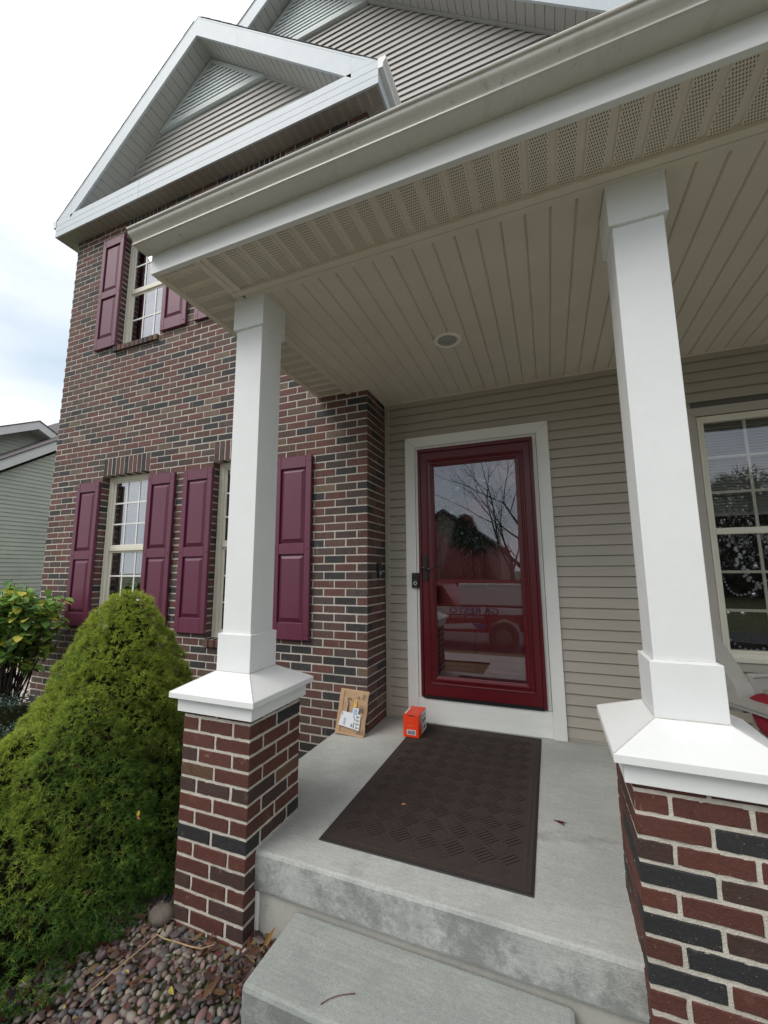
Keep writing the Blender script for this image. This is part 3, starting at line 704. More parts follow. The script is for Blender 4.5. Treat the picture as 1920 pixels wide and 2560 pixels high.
ct.box(-.262, -.225, -2.06, -1.8125, ZC - .0125, ZC + .02, .002).box(-.221, -.184, -2.06, -1.8125, ZC - .0125, ZC + .02, .002)
ct.box(-.262, -.215, -1.7705, YB - .001, ZC - .014, ZC + .02, .002)
ct.box(-.54, -.505, -2.06, YB - .002, ZC - .004, ZC + .018)
ct.box(-.20, XB - .0005, YB - .018, YB - .002, ZC - .006, ZC + .01, .001).box(XB + .001, XB + .018, YB - .018, -.012, ZC - .006, ZC + .01, .001).box(XB + .02, 6.4, -.020, -.0125, ZC - .007, ZC + .01, .001)
build(ct, 'ceiling_trim', 'soffit', house)
fa = MB(); fa.box(-.54, 6.4, -2.079, -2.060, ZC - .003, 2.96).box(-.54, -.521, -2.0598, YB - .002, ZC - .003, 2.96)
fa.box(-.5395, 6.4, -2.0788, -2.054, ZC - .0045, ZC - .0032)
build(fa, 'porch_fascia', 'fascia', house)
gp = [(-2.0795, 2.935), (-2.0800, 2.8480), (-2.158, 2.8465), (-2.166, 2.8455), (-2.1695, 2.8485), (-2.1695, 2.8535), (-2.1650, 2.8560), (-2.1630, 2.863), (-2.1640, 2.871), (-2.170, 2.880), (-2.180, 2.888), (-2.189, 2.895), (-2.1945, 2.903), (-2.1965, 2.913), (-2.1972, 2.922), (-2.2050, 2.923), (-2.2070, 2.929), (-2.2050, 2.936), (-2.197, 2.938), (-2.192, 2.933)]
gp = [(y_, 2.8465 + (z_ - 2.8465) * (.78 if y_ < -2.1 or z_ > 2.9 else 1)) for y_, z_ in gp]
gu = MB(); gu.prism(gp, 'x', -.566, 6.4, closed=False)
gup = build(gu, 'gutter', 'gutter', house, smooth=True); gup.data.set_sharp_from_angle(angle=rad(42))
ec = MB(); ec.prism([(-2.0795, 2.9355)] + gp[1:19], 'x', -.5685, -.5665); build(ec, 'end_cap', 'gutter', gup)
pr_ = MB(); pr_.quad((-.57, -2.12, 2.955), (6.4, -2.12, 2.955), (6.4, .1, 3.80), (-.57, .1, 3.80)).quad((-.57, -2.12, 2.943), (6.4, -2.12, 2.943), (6.4, .1, 3.788), (-.57, .1, 3.788)).quad((-.57, -2.12, 2.943), (-.57, .1, 3.788), (-.57, .1, 3.8), (-.57, -2.12, 2.955)).quad((-.57, -2.12, 2.943), (6.4, -2.12, 2.943), (6.4, -2.12, 2.955), (-.57, -2.12, 2.955))
build(pr_, 'porch_roof', 'shingle', house)

# ---- porch columns on brick piers
def pier_bricks(mb, cx, cy, w, d, z0, z1, phase, kind='pier', course=.0665):
    k = math.floor((z0 - phase) / course)
    while phase + k * course < z1:
        a, b = phase + k * course + .006, min(phase + (k + 1) * course - .006, z1); k += 1
        if b - a < .005: continue
        x0, x1, y0, y1 = cx - w / 2, cx + w / 2, cy - d / 2, cy + d / 2; hw = .0912; j = .012
        c = lambda: brick_col('pier')
        if k % 2:
            fl = (w - j) / 2
            for yy in ((y0, y0 + hw), (y1 - hw, y1)):
                mb.rbrick(x0 + jit(), x0 + fl, yy[0] + jit(), yy[1], a + jit(), b + jit(), .003, col=c()); mb.rbrick(x0 + fl + j, x1 + jit(), yy[0] + jit(), yy[1], a + jit(), b + jit(), .003, col=c())
            mb.rbrick(x0 + jit(), x0 + hw, y0 + hw + j, y1 - hw - j, a, b, .003, col=c()); mb.rbrick(x1 - hw, x1 + jit(), y0 + hw + j, y1 - hw - j, a, b, .003, col=c())
        else:
            fl = (d - j) / 2
            for xx in ((x0, x0 + hw), (x1 - hw, x1)):
                mb.rbrick(xx[0] + jit(), xx[1], y0 + jit(), y0 + fl, a + jit(), b + jit(), .003, col=c()); mb.rbrick(xx[0] + jit(), xx[1], y0 + fl + j, y1 + jit(), a + jit(), b + jit(), .003, col=c())
            mb.rbrick(x0 + hw + j, x1 - hw - j, y0 + jit(), y0 + hw, a, b, .003, col=c()); mb.rbrick(x0 + hw + j, x1 - hw - j, y1 - hw, y1 + jit(), a, b, .003, col=c())
def column(cx, cy, label):
    w = .394
    p = MB(); pier_bricks(p, cx, cy, w, w, -.52, .5625, .0055)
    pier = build(p, 'porch_column', 'brick_pier', house); pier['label'] = label
    q = w / 2 - .0032
    build(MB().box(cx - q, cx + q, cy - q, cy + q, -.52, .562), 'mortar', 'mortar', pier)
    def sq(h): return [(cx - h, cy - h), (cx + h, cy - h), (cx + h, cy + h), (cx - h, cy + h)]
    c = MB()
    c.box(cx - .2185, cx + .2185, cy - .2185, cy + .2185, .561, .626, .0015)
    prof = [(.243, .6262), (.247, .6265), (.247, .650), (.245, .6525), (.1025, .7285), (.1025, .7315)]
    v = []; 
    for h, z in prof: v += [(x, y_, z) for x, y_ in sq(h)]
    f = [(i * 4 + j, i * 4 + (j + 1) % 4, (i + 1) * 4 + (j + 1) % 4, (i + 1) * 4 + j) for i in range(len(prof) - 1) for j in range(4)] + [(0, 1, 2, 3)]
    c.add(v, f)
    build(c, 'cap', 'column', pier)
    for sx_, sy_ in ((-1, -1), (1, -1), (1, 1), (-1, 1)): build(MB().tube([(cx + sx_ * .2445, cy + sy_ * .2445, .6528), (cx + sx_ * .1030, cy + sy_ * .1030, .7285)], .0020, 5), 'caulk', 'caulk', pier)
    for h_, z_ in ((.1035, .7300), (.0885, .9118)): build(MB().tube([(cx - h_, cy - h_, z_), (cx + h_, cy - h_, z_), (cx + h_, cy + h_, z_), (cx - h_, cy + h_, z_), (cx - h_, cy - h_, z_)], .0018, 5), 'caulk', 'caulk', pier)
    b = MB(); b.box(cx - .1025, cx + .1025, cy - .1025, cy + .1025, .7275, .908, .0015); b.box(cx - .092, cx + .092, cy - .092, cy + .092, .9078, .9115, .001)
    build(b, 'plinth', 'column', pier)
    build(MB().box(cx - .087, cx + .087, cy - .087, cy + .087, .9116, 2.60, .0015), 'shaft', 'column', pier)
    build(MB().box(cx - .101, cx + .101, cy - .101, cy + .101, 2.556, ZC - .0005, .0015), 'capital', 'column', pier)
column(-.184, -1.647, 'left porch column, white square shaft on a brick pier beside the evergreen shrub')
column(1.685, -1.648, 'right porch column, white square shaft on a brick pier nearest the viewer')

# ---- porch slab and foundation
sl = MB(); sl.box(-.314, 6.4, -1.779, -.0005, -.160, 0)
build(sl, 'porch_slab', 'slab', house, bevel=.013)
fo = MB(); fo.box(-.290, 6.4, -1.757, -.02, -.7, -.161).box(XH - .0, 6.4, YB + .12, 9, -.7, -.5)
build(fo, 'foundation', 'found', house)
build(MB().box(.0125, .030, -1.772, -1.7575, -.5, -.165, .002), 'caulk', 'trim', house)
stp = MB(); stp.box(.222, 1.282, -2.104, -1.762, -.60, -.184)
o_ = tag(build(stp, 'concrete_step', 'step', bevel=.016), 'grey concrete step below the porch slab with a dark stained front face', 'step'); recentre(o_)
build(MB().box(1.292, 1.49, -2.02, -1.765, -.60, -.30, .01), 'footing', 'found', house)

# ---- small front gable
GX, GA = -2.145, 7.629; SL = .8275; HWD = 2.272
top = lambda x: GA - SL * abs(x - GX)
FH = .26
def rakes(mb, cx, apex, slope, half, y0, y1, fh, split=None, lo=None):
    full = half
    for s in (-1, 1):
        half = min(full, 3.2) if s < 0 else full
        cuts = [0, split, half] if split else [0, half]
        for a, b in zip(cuts[:-1], cuts[1:]):
            xa, xb2 = cx + s * (a + (.0012 if a else 0)), cx + s * b; za, zb = apex - slope * (a + (.0012 if a else 0)), apex - slope * b
            za2, zb2 = za - fh, zb - fh
            mb.prism([(xa, za), (xb2, zb), (xb2, zb2), (xa, za2)], 'y', y0, y1)
rk = MB(); rakes(rk, GX, GA, SL, 2.0, -.582, -.560, FH, split=.62)
for s in (-1, 1):     # tails of the rakes, cut level where they meet the return
    pts = [(GX + s * 2.0012, GA - SL * 2.0012), (GX + s * HWD, GA - SL * HWD), (GX + s * HWD, 5.765), (GX + s * 2.0012, 5.765)]
    pts[1] = (GX + s * HWD, max(GA - SL * HWD, 5.7655)); rk.prism(pts, 'y', -.582, -.560)
build(rk, 'rake_fascia', 'rake', house)
def ribline(mb, cx, apex, slope, half, y, offs):
    full = half
    for s in (-1, 1):
        half = min(full, 3.2) if s < 0 else full
        for o in offs:
            xa, xb2 = cx + s * 0.0, cx + s * half
            mb.prism([(xa, apex - o), (xb2, apex - slope * half - o), (xb2, apex - slope * half - o - .006), (xa, apex - o - .006)], 'y', y, y + .002)
rb = MB(); ribline(rb, GX, GA, SL, 2.15, -.5835, (.018,)); build(rb, 'drip_edge', 'rake', house)
rt = MB(); rt.box(GX - HWD, -2.9, -.582, -.562, TOPZ, 5.764, .001).box(-2.897, GX + HWD, -.582, -.562, TOPZ, 5.764, .001)
for zl in (5.60, 5.68): rt.box(GX - HWD + .001, GX + HWD - .001, -.5835, -.5815, zl, zl + .004)
rt.box(GX - HWD, GX - HWD + .02, -.5618, 2.5, TOPZ, 5.764).box(GX + HWD - .02, GX + HWD, -.5618, .095, TOPZ, 5.764)
rt.prism([(-.5615, 5.765), (-.5615, 5.772), (-.30, 5.85), (-.30, 5.84)], 'x', GX - 2.0, GX + 2.0)
rt.prism([(-.540, 5.775), (-.540, 5.802), (-.535, 5.802), (-.535, 5.775)], 'x', GX - 1.94, GX + 1.94)
build(rt, 'gable_return', 'rake', house)
# eave gutters seen end-on at both ends of the gable return
for xx, s, y1 in ((GX - HWD, -1, 2.5), (GX + HWD, 1, .09)):
    eg = MB(); eg.prism([(xx, 5.66), (xx + s * .045, 5.66), (xx + s * .05, 5.70), (xx + s * .075, 5.735), (xx + s * .075, 5.765), (xx, 5.765)], 'y', -.588, y1); build(eg, 'eave_gutter', 'fascia', house)
rs = MB()      # return soffit
channel(rs, GX - HWD + .02, GX + HWD - .02, -.5615, YB + .004, TOPZ + .002, 'x', pitch=.0995, gw=.020, gd=.006, perf=True, groove='u')
channel(rs, YB + .004, 2.5, GX - HWD + .02, XH + .002, TOPZ + .002, 'y', pitch=.0995, gw=.020, gd=.006, groove='u')
channel(rs, YB + .004, .09, XB - .002, GX + HWD - .02, TOPZ + .002, 'y', pitch=.0995, gw=.020, gd=.006, groove='u')
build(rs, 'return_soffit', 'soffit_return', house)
def rakesoffit(mb, cx, apex, slope, half, y0, y1, dz=0):
    ln = math.hypot(1, slope); full = half
    for s in (-1, 1):
        t = 0.0; half = min(full, 3.1) if s < 0 else full
        while t < half * ln:
            for (p, q, zp, zq) in ((t, t + .098, 0, 0), (t + .098, t + .0985, 0, .014), (t + .0985, t + .1035, .014, .014), (t + .1035, t + .104, .014, 0)):
                a, b = p / ln, min(q / ln, half)
                if b <= a: continue
                mb.quad((cx + s * a, y0, apex - slope * a + zp), (cx + s * b, y0, apex - slope * b + zq), (cx + s * b, y1, apex - slope * b + zq), (cx + s * a, y1, apex - slope * a + zp))
            t += .104
r2 = MB(); rakesoffit(r2, GX, GA - FH + .004, SL, 1.97, -.559, -.285)
for s in (-1, 1): r2.prism([(GX, GA - FH - .012), (GX + s * 1.96, GA - FH - .012 - SL * 1.96), (GX + s * 1.96, GA - FH + .003 - SL * 1.96), (GX, GA - FH + .003)], 'y', -.335, -.310)
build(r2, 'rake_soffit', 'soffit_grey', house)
gs = MB(); siding(gs, -.306, 5.78, GA - FH, lambda z: GX - max(0, (GA - FH - z) / SL), lambda z: GX + max(0, (GA - FH - z) / SL), t=.014); build(gs, 'gable_siding', 'siding_up', house)
def trivent(cx, zb, hw, slope, yb, yf):
    ap = zb + hw * slope; fr = MB(); k = .075
    def tri(h, z0, z1): return [(cx - h, z0), (cx + h, z0), (cx, z1)]
    ih = hw - k * 1.9; iz0 = zb + k * .75; iz1 = iz0 + ih * slope
    o, i_ = tri(hw, zb, ap), tri(ih, iz0, iz1)
    for j in range(3):
        a, b, c, d = o[j], o[(j + 1) % 3], i_[(j + 1) % 3], i_[j]
        fr.quad((a[0], yf, a[1]), (b[0], yf, b[1]), (c[0], yf, c[1]), (d[0], yf, d[1])); fr.quad((a[0], yf, a[1]), (b[0], yf, b[1]), (b[0], yb, b[1]), (a[0], yb, a[1])); fr.quad((d[0], yf, d[1]), (c[0], yf, c[1]), (c[0], yb, c[1]), (d[0], yb, d[1]))
    ve = build(fr, 'gable_vent', 'vent', house)
    lo = MB(); z = iz0; p = .050
    while z < iz1 - .03:
        h0, h1 = (iz1 - z) / slope, (iz1 - z - p) / slope
        if h1 > .01:
            hm = h0 - (h0 - h1) * .62; lo.quad((cx - h0, yf + .004, z), (cx + h0, yf + .004, z), (cx + hm, yf + .010, z + p * .62), (cx - hm, yf + .010, z + p * .62)); lo.quad((cx - h0, yf + .004, z), (cx + h0, yf + .004, z), (cx + h0, yf + .007, z), (cx - h0, yf + .007, z)); lo.quad((cx - hm, yf + .010, z + p * .62), (cx + hm, yf + .010, z + p * .62), (cx + hm, yf + .034, z + p * .62), (cx - hm, yf + .034, z + p * .62))
        z += p
    lo.poly([(cx - ih, yf + .036, iz0), (cx + ih, yf + .036, iz0), (cx, yf + .036, iz1)]); build(lo, 'louvre', 'louvre', ve)
trivent(GX, 6.70, .805, SL, -.30, -.352)
def roofplanes(mb, cx, apex, slope, half, y0, y1, th=.022):
    full = half
    for s in (-1, 1):
        half = min(full, 3.25) if s < 0 else full
        a, b = (cx, apex + .004), (cx + s * half, apex + .004 - slope * half)
        mb.prism([a, b, (b[0], b[1] + th), (a[0], a[1] + th)], 'y', y0, y1)
rf = MB(); roofplanes(rf, GX, GA, SL, HWD + .006, -.578, .12, th=.010)
for s in (-1, 1):     # ragged shingle butts along the rakes
    t = .05
    while t < HWD: x = GX + s * t; rf.prism([(x, GA - SL * t + .010), (x + s * .16, GA - SL * (t + .16) + .010), (x + s * .16, GA - SL * (t + .16) + .020), (x, GA - SL * t + .013)], 'y', -.586, -.30); t += .16
build(rf, 'gable_roof', 'shingle', house)

# ---- main gable behind
MX, MZ = -1.18, 8.43 + .26
rk2 = MB(); rakes(rk2, MX, MZ, SL, 4.4, -.15, -.13, .26); build(rk2, 'rake_fascia', 'rake', house)
rb2 = MB(); ribline(rb2, MX, MZ, SL, 4.4, -.152, (.018,)); build(rb2, 'drip_edge', 'rake', house)
r3 = MB(); rakesoffit(r3, MX, 8.434, SL, 4.3, -.129, .115)
for s, h_ in ((-1, 3.1), (1, 4.3)): r3.prism([(MX, 8.418), (MX + s * h_, 8.418 - SL * h_), (MX + s * h_, 8.433 - SL * h_), (MX, 8.433)], 'y', .050, .080)
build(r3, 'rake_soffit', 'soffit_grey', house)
ms = MB(); siding(ms, .094, 2.95 - .005, 8.42, lambda z: max(-4.2, MX - (8.42 - z) / SL), lambda z: min(3.0, MX + (8.42 - z) / SL), t=.015); build(ms, 'gable_siding', 'siding_up', house)
trivent(MX, 7.66, .91, SL, .10, .045)
build(MB().prism([(-4.2, 2.95), (3.0, 2.95), (3.0, 4.97), (MX, 8.43), (-4.2, 5.95)], 'y', .105, .2), 'gable_wall', 'room', house)
rf2 = MB(); roofplanes(rf2, MX, MZ, SL, 4.45, -.155, 9, th=.012)
build(rf2, 'main_roof', 'shingle', house)

# ------------------------------------------------------------------ porch lamp, doorbells
lp = empty('porch_light', (.742, -.888, ZC), 'round recessed ceiling light with a pale ring in the porch ceiling', 'ceiling light')
build(MB().lathe([(.092, -.0005), (.0935, -.004), (.090, -.010), (.084, -.013), (.066, -.009), (.063, -.004), (.063, .0)], (.742, -.888, ZC), 48), 'trim_ring', 'ringw', lp, smooth=True)
build(MB().lathe([(.0645, -.0085), (.060, -.0055), (.050, -.0030), (.040, -.0022), (.038, -.0045), (.022, -.0062), (.0001, -.0066)], (.742, -.888, ZC), 40), 'lens', 'lens', lp, smooth=True)
def doorbell(mtx, label, base):
    e = empty('video_doorbell', base, label, 'doorbell'); 
    b = MB(); b.box(-.0315, .0315, -.022, 0, -.0635, .0635, .004).xform(mtx); build(b, 'body', 'black', e)
    def yz(mb, x, z, prof, n=28):     # revolve around the -Y axis
        t = MB(); t.lathe(prof, (0, 0, 0), n); t.xform(mtx @ Matrix.Translation((x, -.0222, z)) @ Matrix.Rotation(rad(90), 4, 'X')); return t
    build(yz(None, 0, -.022, [(.0105, 0), (.0105, .0016), (.0145, .0016), (.0145, 0)]), 'button_ring', 'paper', e)
    build(yz(None, 0, .034, [(.013, 0), (.012, .003), (.008, .005), (.0001, .006)]), 'camera_lens', 'glassdark', e, smooth=True)
    mk = MB(); textmesh('ring', .012, mk, mtx @ Matrix.Translation((-.0105, -.0225, -.055)) @ Matrix.Rotation(rad(90), 4, 'X')); build(mk, 'maker_mark', 'chair', e)
doorbell(Matrix.Translation((.2255, -.0345, 1.1325)), 'black video doorbell on the white door trim beside the storm door handle', (.2255, -.0345, 1.069))
doorbell(Matrix.Translation((XB + .0, -.183, 1.218)) @ Matrix.Rotation(rad(90), 4, 'Z'), 'black video doorbell on the brick return left of the door', (XB, -.183, 1.154))

# ------------------------------------------------------------------ doormat
mt = empty('doormat', (.70, -.85, 0), 'large dark brown doormat with a woven block pattern in front of the door', 'doormat')
mx0, mx1, my0, my1 = .235, 1.162, -1.618, -.058
build(MB().box(mx0, mx1, my0, my1, .0005, .006, .002), 'backing', 'rubber', mt)
mm = MB(); mm.box(mx0 + .010, mx1 - .010, my0 + .010, my1 - .010, .006, .0085)
mm.frame(mx0 + .045, mx1 - .045, my0 + .045, my1 - .045, [(0, .0086), (.006, .0105), (.012, .0105), (.016, .0088), (.022, .0087)])
for i in range(len(mm.v) - 20, len(mm.v)): x, y_, z = mm.v[i]; mm.v[i] = (x, z, y_)
cell = .088; n = 5; ang = rad(45); ca_, sa_ = math.cos(ang), math.sin(ang)
cxm, cym = (mx0 + mx1) / 2, (my0 + my1) / 2
for i in range(-16, 17):
    for j in range(-16, 17):
        for k in range(n):
            o = (k + .5) / n * cell - cell / 2; hw, hl = cell / n * .33, cell * .47
            if (i + j) % 2: q = [(o - hw, -hl), (o + hw, -hl), (o + hw, hl), (o - hw, hl)]
            else: q = [(-hl, o - hw), (hl, o - hw), (hl, o + hw), (-hl, o + hw)]
            pts = []
            for (a, b) in q:
                a, b = a + i * cell, b + j * cell; pts.append((cxm + a * ca_ - b * sa_, cym + a * sa_ + b * ca_))
            if all(mx0 + .05 < p[0] < mx1 - .05 and my0 + .05 < p[1] < my1 - .05 for p in pts):
                cx_, cy_ = sum(p[0] for p in pts) / 4, sum(p[1] for p in pts) / 4
                tp = [(cx_ + (p[0] - cx_) * .9, cy_ + (p[1] - cy_) * .9) for p in pts]
                mm.add([(p[0], p[1], .0084) for p in pts] + [(p[0], p[1], .0126) for p in tp], [(4, 5, 6, 7), (0, 1, 5, 4), (1, 2, 6, 5), (2, 3, 7, 6), (3, 0, 4, 7)])
build(mm, 'pile', 'mat', mt)

# ------------------------------------------------------------------ orange carton
bx = empty('orange_box', (.276, -.282, .0105), 'bright orange cardboard box standing on the back left corner of the doormat', 'box')
bb = Matrix.Translation((.276, -.282, .0118)) @ Matrix.Rotation(rad(1.5), 4, 'Z')
W_, D_, H_ = .117, .215, .150
c = MB(); c.box(-W_ / 2, W_ / 2, -D_ / 2, D_ / 2, 0, H_, .0015)
c.xform(bb); build(c, 'carton', 'orange', bx)
fl = MB(); n = 8          # lifted front flap: a shallow arch over a dark slit
v = []
for i in range(n + 1): u = -W_ / 2 + W_ * i / n; v += [(u, -D_ / 2 - .0008, H_ + .0006 + .004 * math.sin(math.pi * i / n)), (u, -D_ / 2 + .06, H_ + .0010)]
fl.add(v, [(2 * i, 2 * i + 2, 2 * i + 3, 2 * i + 1) for i in range(n)]); fl.xform(bb); build(fl, 'flap', 'orange', bx)
sl_ = MB(); sl_.prism([(-W_ * .36, H_ - .0035), (0, H_ - .0062), (W_ * .36, H_ - .0035), (0, H_ + .0002)], 'y', -D_ / 2 - .0006, -D_ / 2 + .002); sl_.xform(bb); build(sl_, 'slit', 'ink', bx)
yf = -D_ / 2 - .0009
for q_ in ((-.030, .038, yf, yf + .0005, .018, .052), (W_ / 2 + .0002, W_ / 2 + .0010, -D_ / 2 + .085, D_ / 2 - .004, .004, H_ - .003), (-W_ / 2 - .0008, -W_ / 2 + .010, -.07, .05, H_ + .0004, H_ + .0012)): build(MB().box(*q_).xform(bb), 'label', 'paper', bx)
ik = MB()
ik.box(-.026, .033, yf - .0006, yf - .0002, .0445, .0465).box(-.026, .033, yf - .0006, yf - .0002, .0235, .0275)
u = -.024
while u < .030: ww = rnd.choice([.0012, .002, .003, .0016]); ik.box(u, u + ww, yf - .0006, yf - .0002, .027, .0445); u += ww + rnd.choice([.0012, .002, .0015])
ik.xform(bb); build(ik, 'barcode', 'ink', bx); ik = MB()
xr = W_ / 2 + .0012
for (a, b, z0_, z1_) in ((-.015, .09, .075, .090), (-.015, .02, .098, .104), (.0, .08, .110, .113), (.0, .08, .118, .121), (-.01, .06, .06, .064), (.03, .07, .02, .045), (-.01, .01, .012, .05)): ik.box(xr, xr + .0004, a, b, z0_, z1_)
ik.xform(bb); build(ik, 'print', 'ink', bx)
tx = MB()        # script lettering too small to read: linked loops
def script(mb, mtx, ln, h, n):
    pts = [(ln * q / (n * 6) + h * .22 * math.sin(q * 1.05 + .5), h * (.5 + .42 * math.sin(q * 1.05) * (1 if q % 7 else 1.6))) for q in range(n * 6)]
    for (a, b), (c_, d_) in zip(pts[:-1], pts[1:]):
        p_, q_ = Vector((a, b)), Vector((c_, d_)); nr_ = (q_ - p_).orthogonal().normalized() * h * .07; mb.poly([mtx @ Vector((v_.x, v_.y, 0)) for v_ in (p_ - nr_, q_ - nr_, q_ + nr_, p_ + nr_)])
script(tx, bb @ Matrix.Translation((.014, -.045, H_ + .0016)) @ Matrix.Rotation(rad(90), 4, 'Z'), .085, .022, 8)
build(tx, 'lettering', 'inkr', bx); tx = MB()
script(tx, bb @ Matrix.Translation((-.027, yf - .0002, .078)) @ Matrix.Rotation(rad(90), 4, 'X'), .052, .006, 13)
build(tx, 'lettering', 'inkr', bx); tx = MB()
script(tx, bb @ Matrix.Translation((W_ / 2 + .0006, -D_ / 2 + .008, .118)) @ Matrix.Rotation(rad(90), 4, 'Z') @ Matrix.Rotation(rad(90), 4, 'X'), .065, .016, 8)
build(tx, 'lettering', 'inkr', bx)

# ------------------------------------------------------------------ kraft padded envelope against the brick
ev = empty('padded_envelope', (-.17, -.49, 0), 'brown kraft parcel mailer with white and yellow labels leaning on the brick corner', 'parcel')
lean = Matrix.Translation((-.172, -.492, .0015)) @ Matrix.Rotation(rad(1.5), 4, 'Z') @ Matrix.Rotation(rad(2.5), 4, 'Y') @ Matrix.Rotation(rad(-14), 4, 'X')
EW, EH = .236, .315
e = MB(); nx_, nz_ = 24, 32; v = []
for j in range(nz_ + 1):
    for i in range(nx_ + 1):
        u, t = i / nx_, j / nz_; bul = (min(u, 1 - u) * min(t, 1 - t)) ** .35
        e_ = .0035 * math.sin(u * 9 + t * 5) * math.sin(t * 13) + .002 * math.sin(u * 31 + t * 17)
        v.append(((u - .5) * EW + .002 * math.sin(t * 14) * (u < .02 or u > .98), -.002 - .011 * bul - e_ * bul * .5, t * EH))
fcs = [(j * (nx_ + 1) + i, j * (nx_ + 1) + i + 1, (j + 1) * (nx_ + 1) + i + 1, (j + 1) * (nx_ + 1) + i) for j in range(nz_) for i in range(nx_)]
e.add(v, fcs); e.add([(x, .003, z) for x, y_, z in v], [f[::-1] for f in fcs]); e.xform(lean); build(e, 'envelope', 'kraft', ev, smooth=True)
def onface(mb, pts, d=.0155, **k): mb.poly([lean @ Vector(((u - .5) * EW, -d, t * EH)) for u, t in pts], **k)
tp_ = MB(); onface(tp_, [(.005, .002), (.15, .002), (.15, .965), (.02, .985)], .0100); onface(tp_, [(.15, .004), (.99, .004), (.99, .05), (.15, .06)], .0102); build(tp_, 'sealing_tape', 'tape', ev)
lb = MB(); onface(lb, [(.10, .195), (.83, .135), (.83, .475), (.18, .505)], .0165); onface(lb, [(.53, .44), (.73, .43), (.74, .60), (.54, .61)], .0160); build(lb, 'shipping_label', 'paper', ev)
yl = MB(); onface(yl, [(.545, .62), (.65, .62), (.645, .77), (.54, .77)], .0162); build(yl, 'yellow_label', 'yellow', ev)
bl_ = MB()
for k in range(4): onface(bl_, [(.565, .455 + k * .035), (.70, .45 + k * .035), (.70, .475 + k * .035), (.565, .48 + k * .035)], .0170)
build(bl_, 'blue_print', 'inkb', ev)
ik = MB(); d = .0172
def bar(u0, t0, u1, t1, wd, dd=d):
    a, b = Vector((u0 * EW, t0 * EH)), Vector((u1 * EW, t1 * EH)); nrm = (b - a).orthogonal().normalized() * wd / 2
    onface(ik, [((p.x) / EW, (p.y) / EH) for p in (a - nrm, b - nrm, b + nrm, a + nrm)], dd)
# curved arrow mark printed on the envelope
arc = [(.375 - .02 * math.sin(q / 10 * math.pi), .475 + .235 * q / 10) for q in range(11)]
for q in range(10): bar(*arc[q], arc[q + 1][0], arc[q + 1][1] + .004, .0115 - .0055 * q / 10, .0163)
bar(.335, .70, .325, .795, .0060, .0163); bar(.322, .79, .40, .80, .0060, .0163); bar(.40, .80, .455, .76, .0060, .0163)
build(ik, 'arrow_mark', 'ink', ev); ik = MB()
bar(.625, .17, .635, .30, .006); bar(.64, .33, .645, .39, .005); bar(.205, .46, .20, .49, .005); bar(.20, .425, .195, .45, .005)
for a in range(4):
    for b in range(3): bar(.695 + b * .03, .17 + a * .075, .70 + b * .03, .215 + a * .075, .0028); bar(.69 + b * .03, .215 + a * .075, .71 + b * .03, .17 + a * .075, .0018)
    bar(.79, .17 + a * .08, .80, .20 + a * .08, .004)
for a in range(5): bar(.53 + a * .012, .19, .535 + a * .012, .26, .0014)
for a in range(4): bar(.27 + a * .02, .21, .28 + a * .02, .36, .0012)
for (u, t) in ((.58, .41), (.60, .43), (.62, .41), (.61, .395)): bar(u - .012, t, u + .012, t, .004)
build(ik, 'address_print', 'ink', ev); ik = MB()
# box of small print, small square, initials
for (a, b, c_, d_) in ((.76, .53, .90, .53), (.76, .66, .90, .66), (.76, .40, .76, .66), (.90, .40, .90, .66)): bar(a, b, c_, d_, .0022, .0160)
for k in range(6): bar(.775, .545 + k * .015, .885, .543 + k * .015, .0022, .0160)
build(ik, 'small_print', 'ink', ev); ik = MB()
for (a, b, c_, d_) in ((.655, .86, .71, .86), (.655, .82, .71, .82), (.655, .82, .655, .86), (.71, .82, .71, .86), (.67, .84, .695, .84)): bar(a, b, c_, d_, .0028, .0145)
build(ik, 'square_mark', 'ink', ev); ik = MB()
textmesh('M2', .030, ik, lean @ Matrix.Translation(((.88 - .5) * EW, -.0135, .80 * EH)) @ Matrix.Rotation(rad(90), 4, 'X') @ Matrix.Rotation(rad(78), 4, 'Z'))
build(ik, 'initials', 'ink', ev); ik = MB()
for (a, b, c_, d_) in ((.74, .085, .80, .07), (.80, .07, .81, .13), (.87, .06, .88, .15), (.94, .10, .96, .17), (.92, .10, .98, .095)): bar(a, b, c_, d_, .004, .0150)
build(ik, 'print', 'ink', ev); ik = MB()
textmesh('Y', .020, ik, lean @ Matrix.Translation(((.57 - .5) * EW, -.0166, .70 * EH)) @ Matrix.Rotation(rad(90), 4, 'X'), bold=.0005)
build(ik, 'label_letter', 'ink', ev)

# ------------------------------------------------------------------ plants
def needle_cluster(P, Nn, col, ln, nn, wid, spread=.9):
    """tufts of needles: P (n,3) positions, Nn (n,3) outward direction, col (n,3)"""
    n = len(P); P = np.repeat(P, nn, 0); D = np.repeat(Nn, nn, 0) + R.normal(size=(n * nn, 3)) * spread; D /= np.linalg.norm(D, axis=1)[:, None]
    l = ln * R.uniform(.6, 1.3, (n * nn, 1)); s = np.cross(D, R.normal(size=(n * nn, 3))); s /= np.linalg.norm(s, axis=1)[:, None]; s *= wid
    V = np.stack([P - s, P + s, P + D * l], 1).reshape(-1, 3); F = np.arange(len(V)).reshape(-1, 3)
    C_ = np.repeat(col, nn, 0) * R.uniform(.8, 1.25, (n * nn, 1)); return V, F, C_
shrub = empty('evergreen_shrub', (-1.12, -1.75, -.345), 'large cone shaped dwarf spruce with lime green needles left of the brick pier', 'shrub')
CONES = [(-1.14, -1.60, 1.11, .60, .62, 1.0), (-.98, -1.90, .60, .42, .60, 1), (-1.25, -2.02, .42, .50, .62, 1), (-1.44, -1.72, .56, .46, .6, 1), (-1.02, -2.22, .10, .46, .5, 1)]
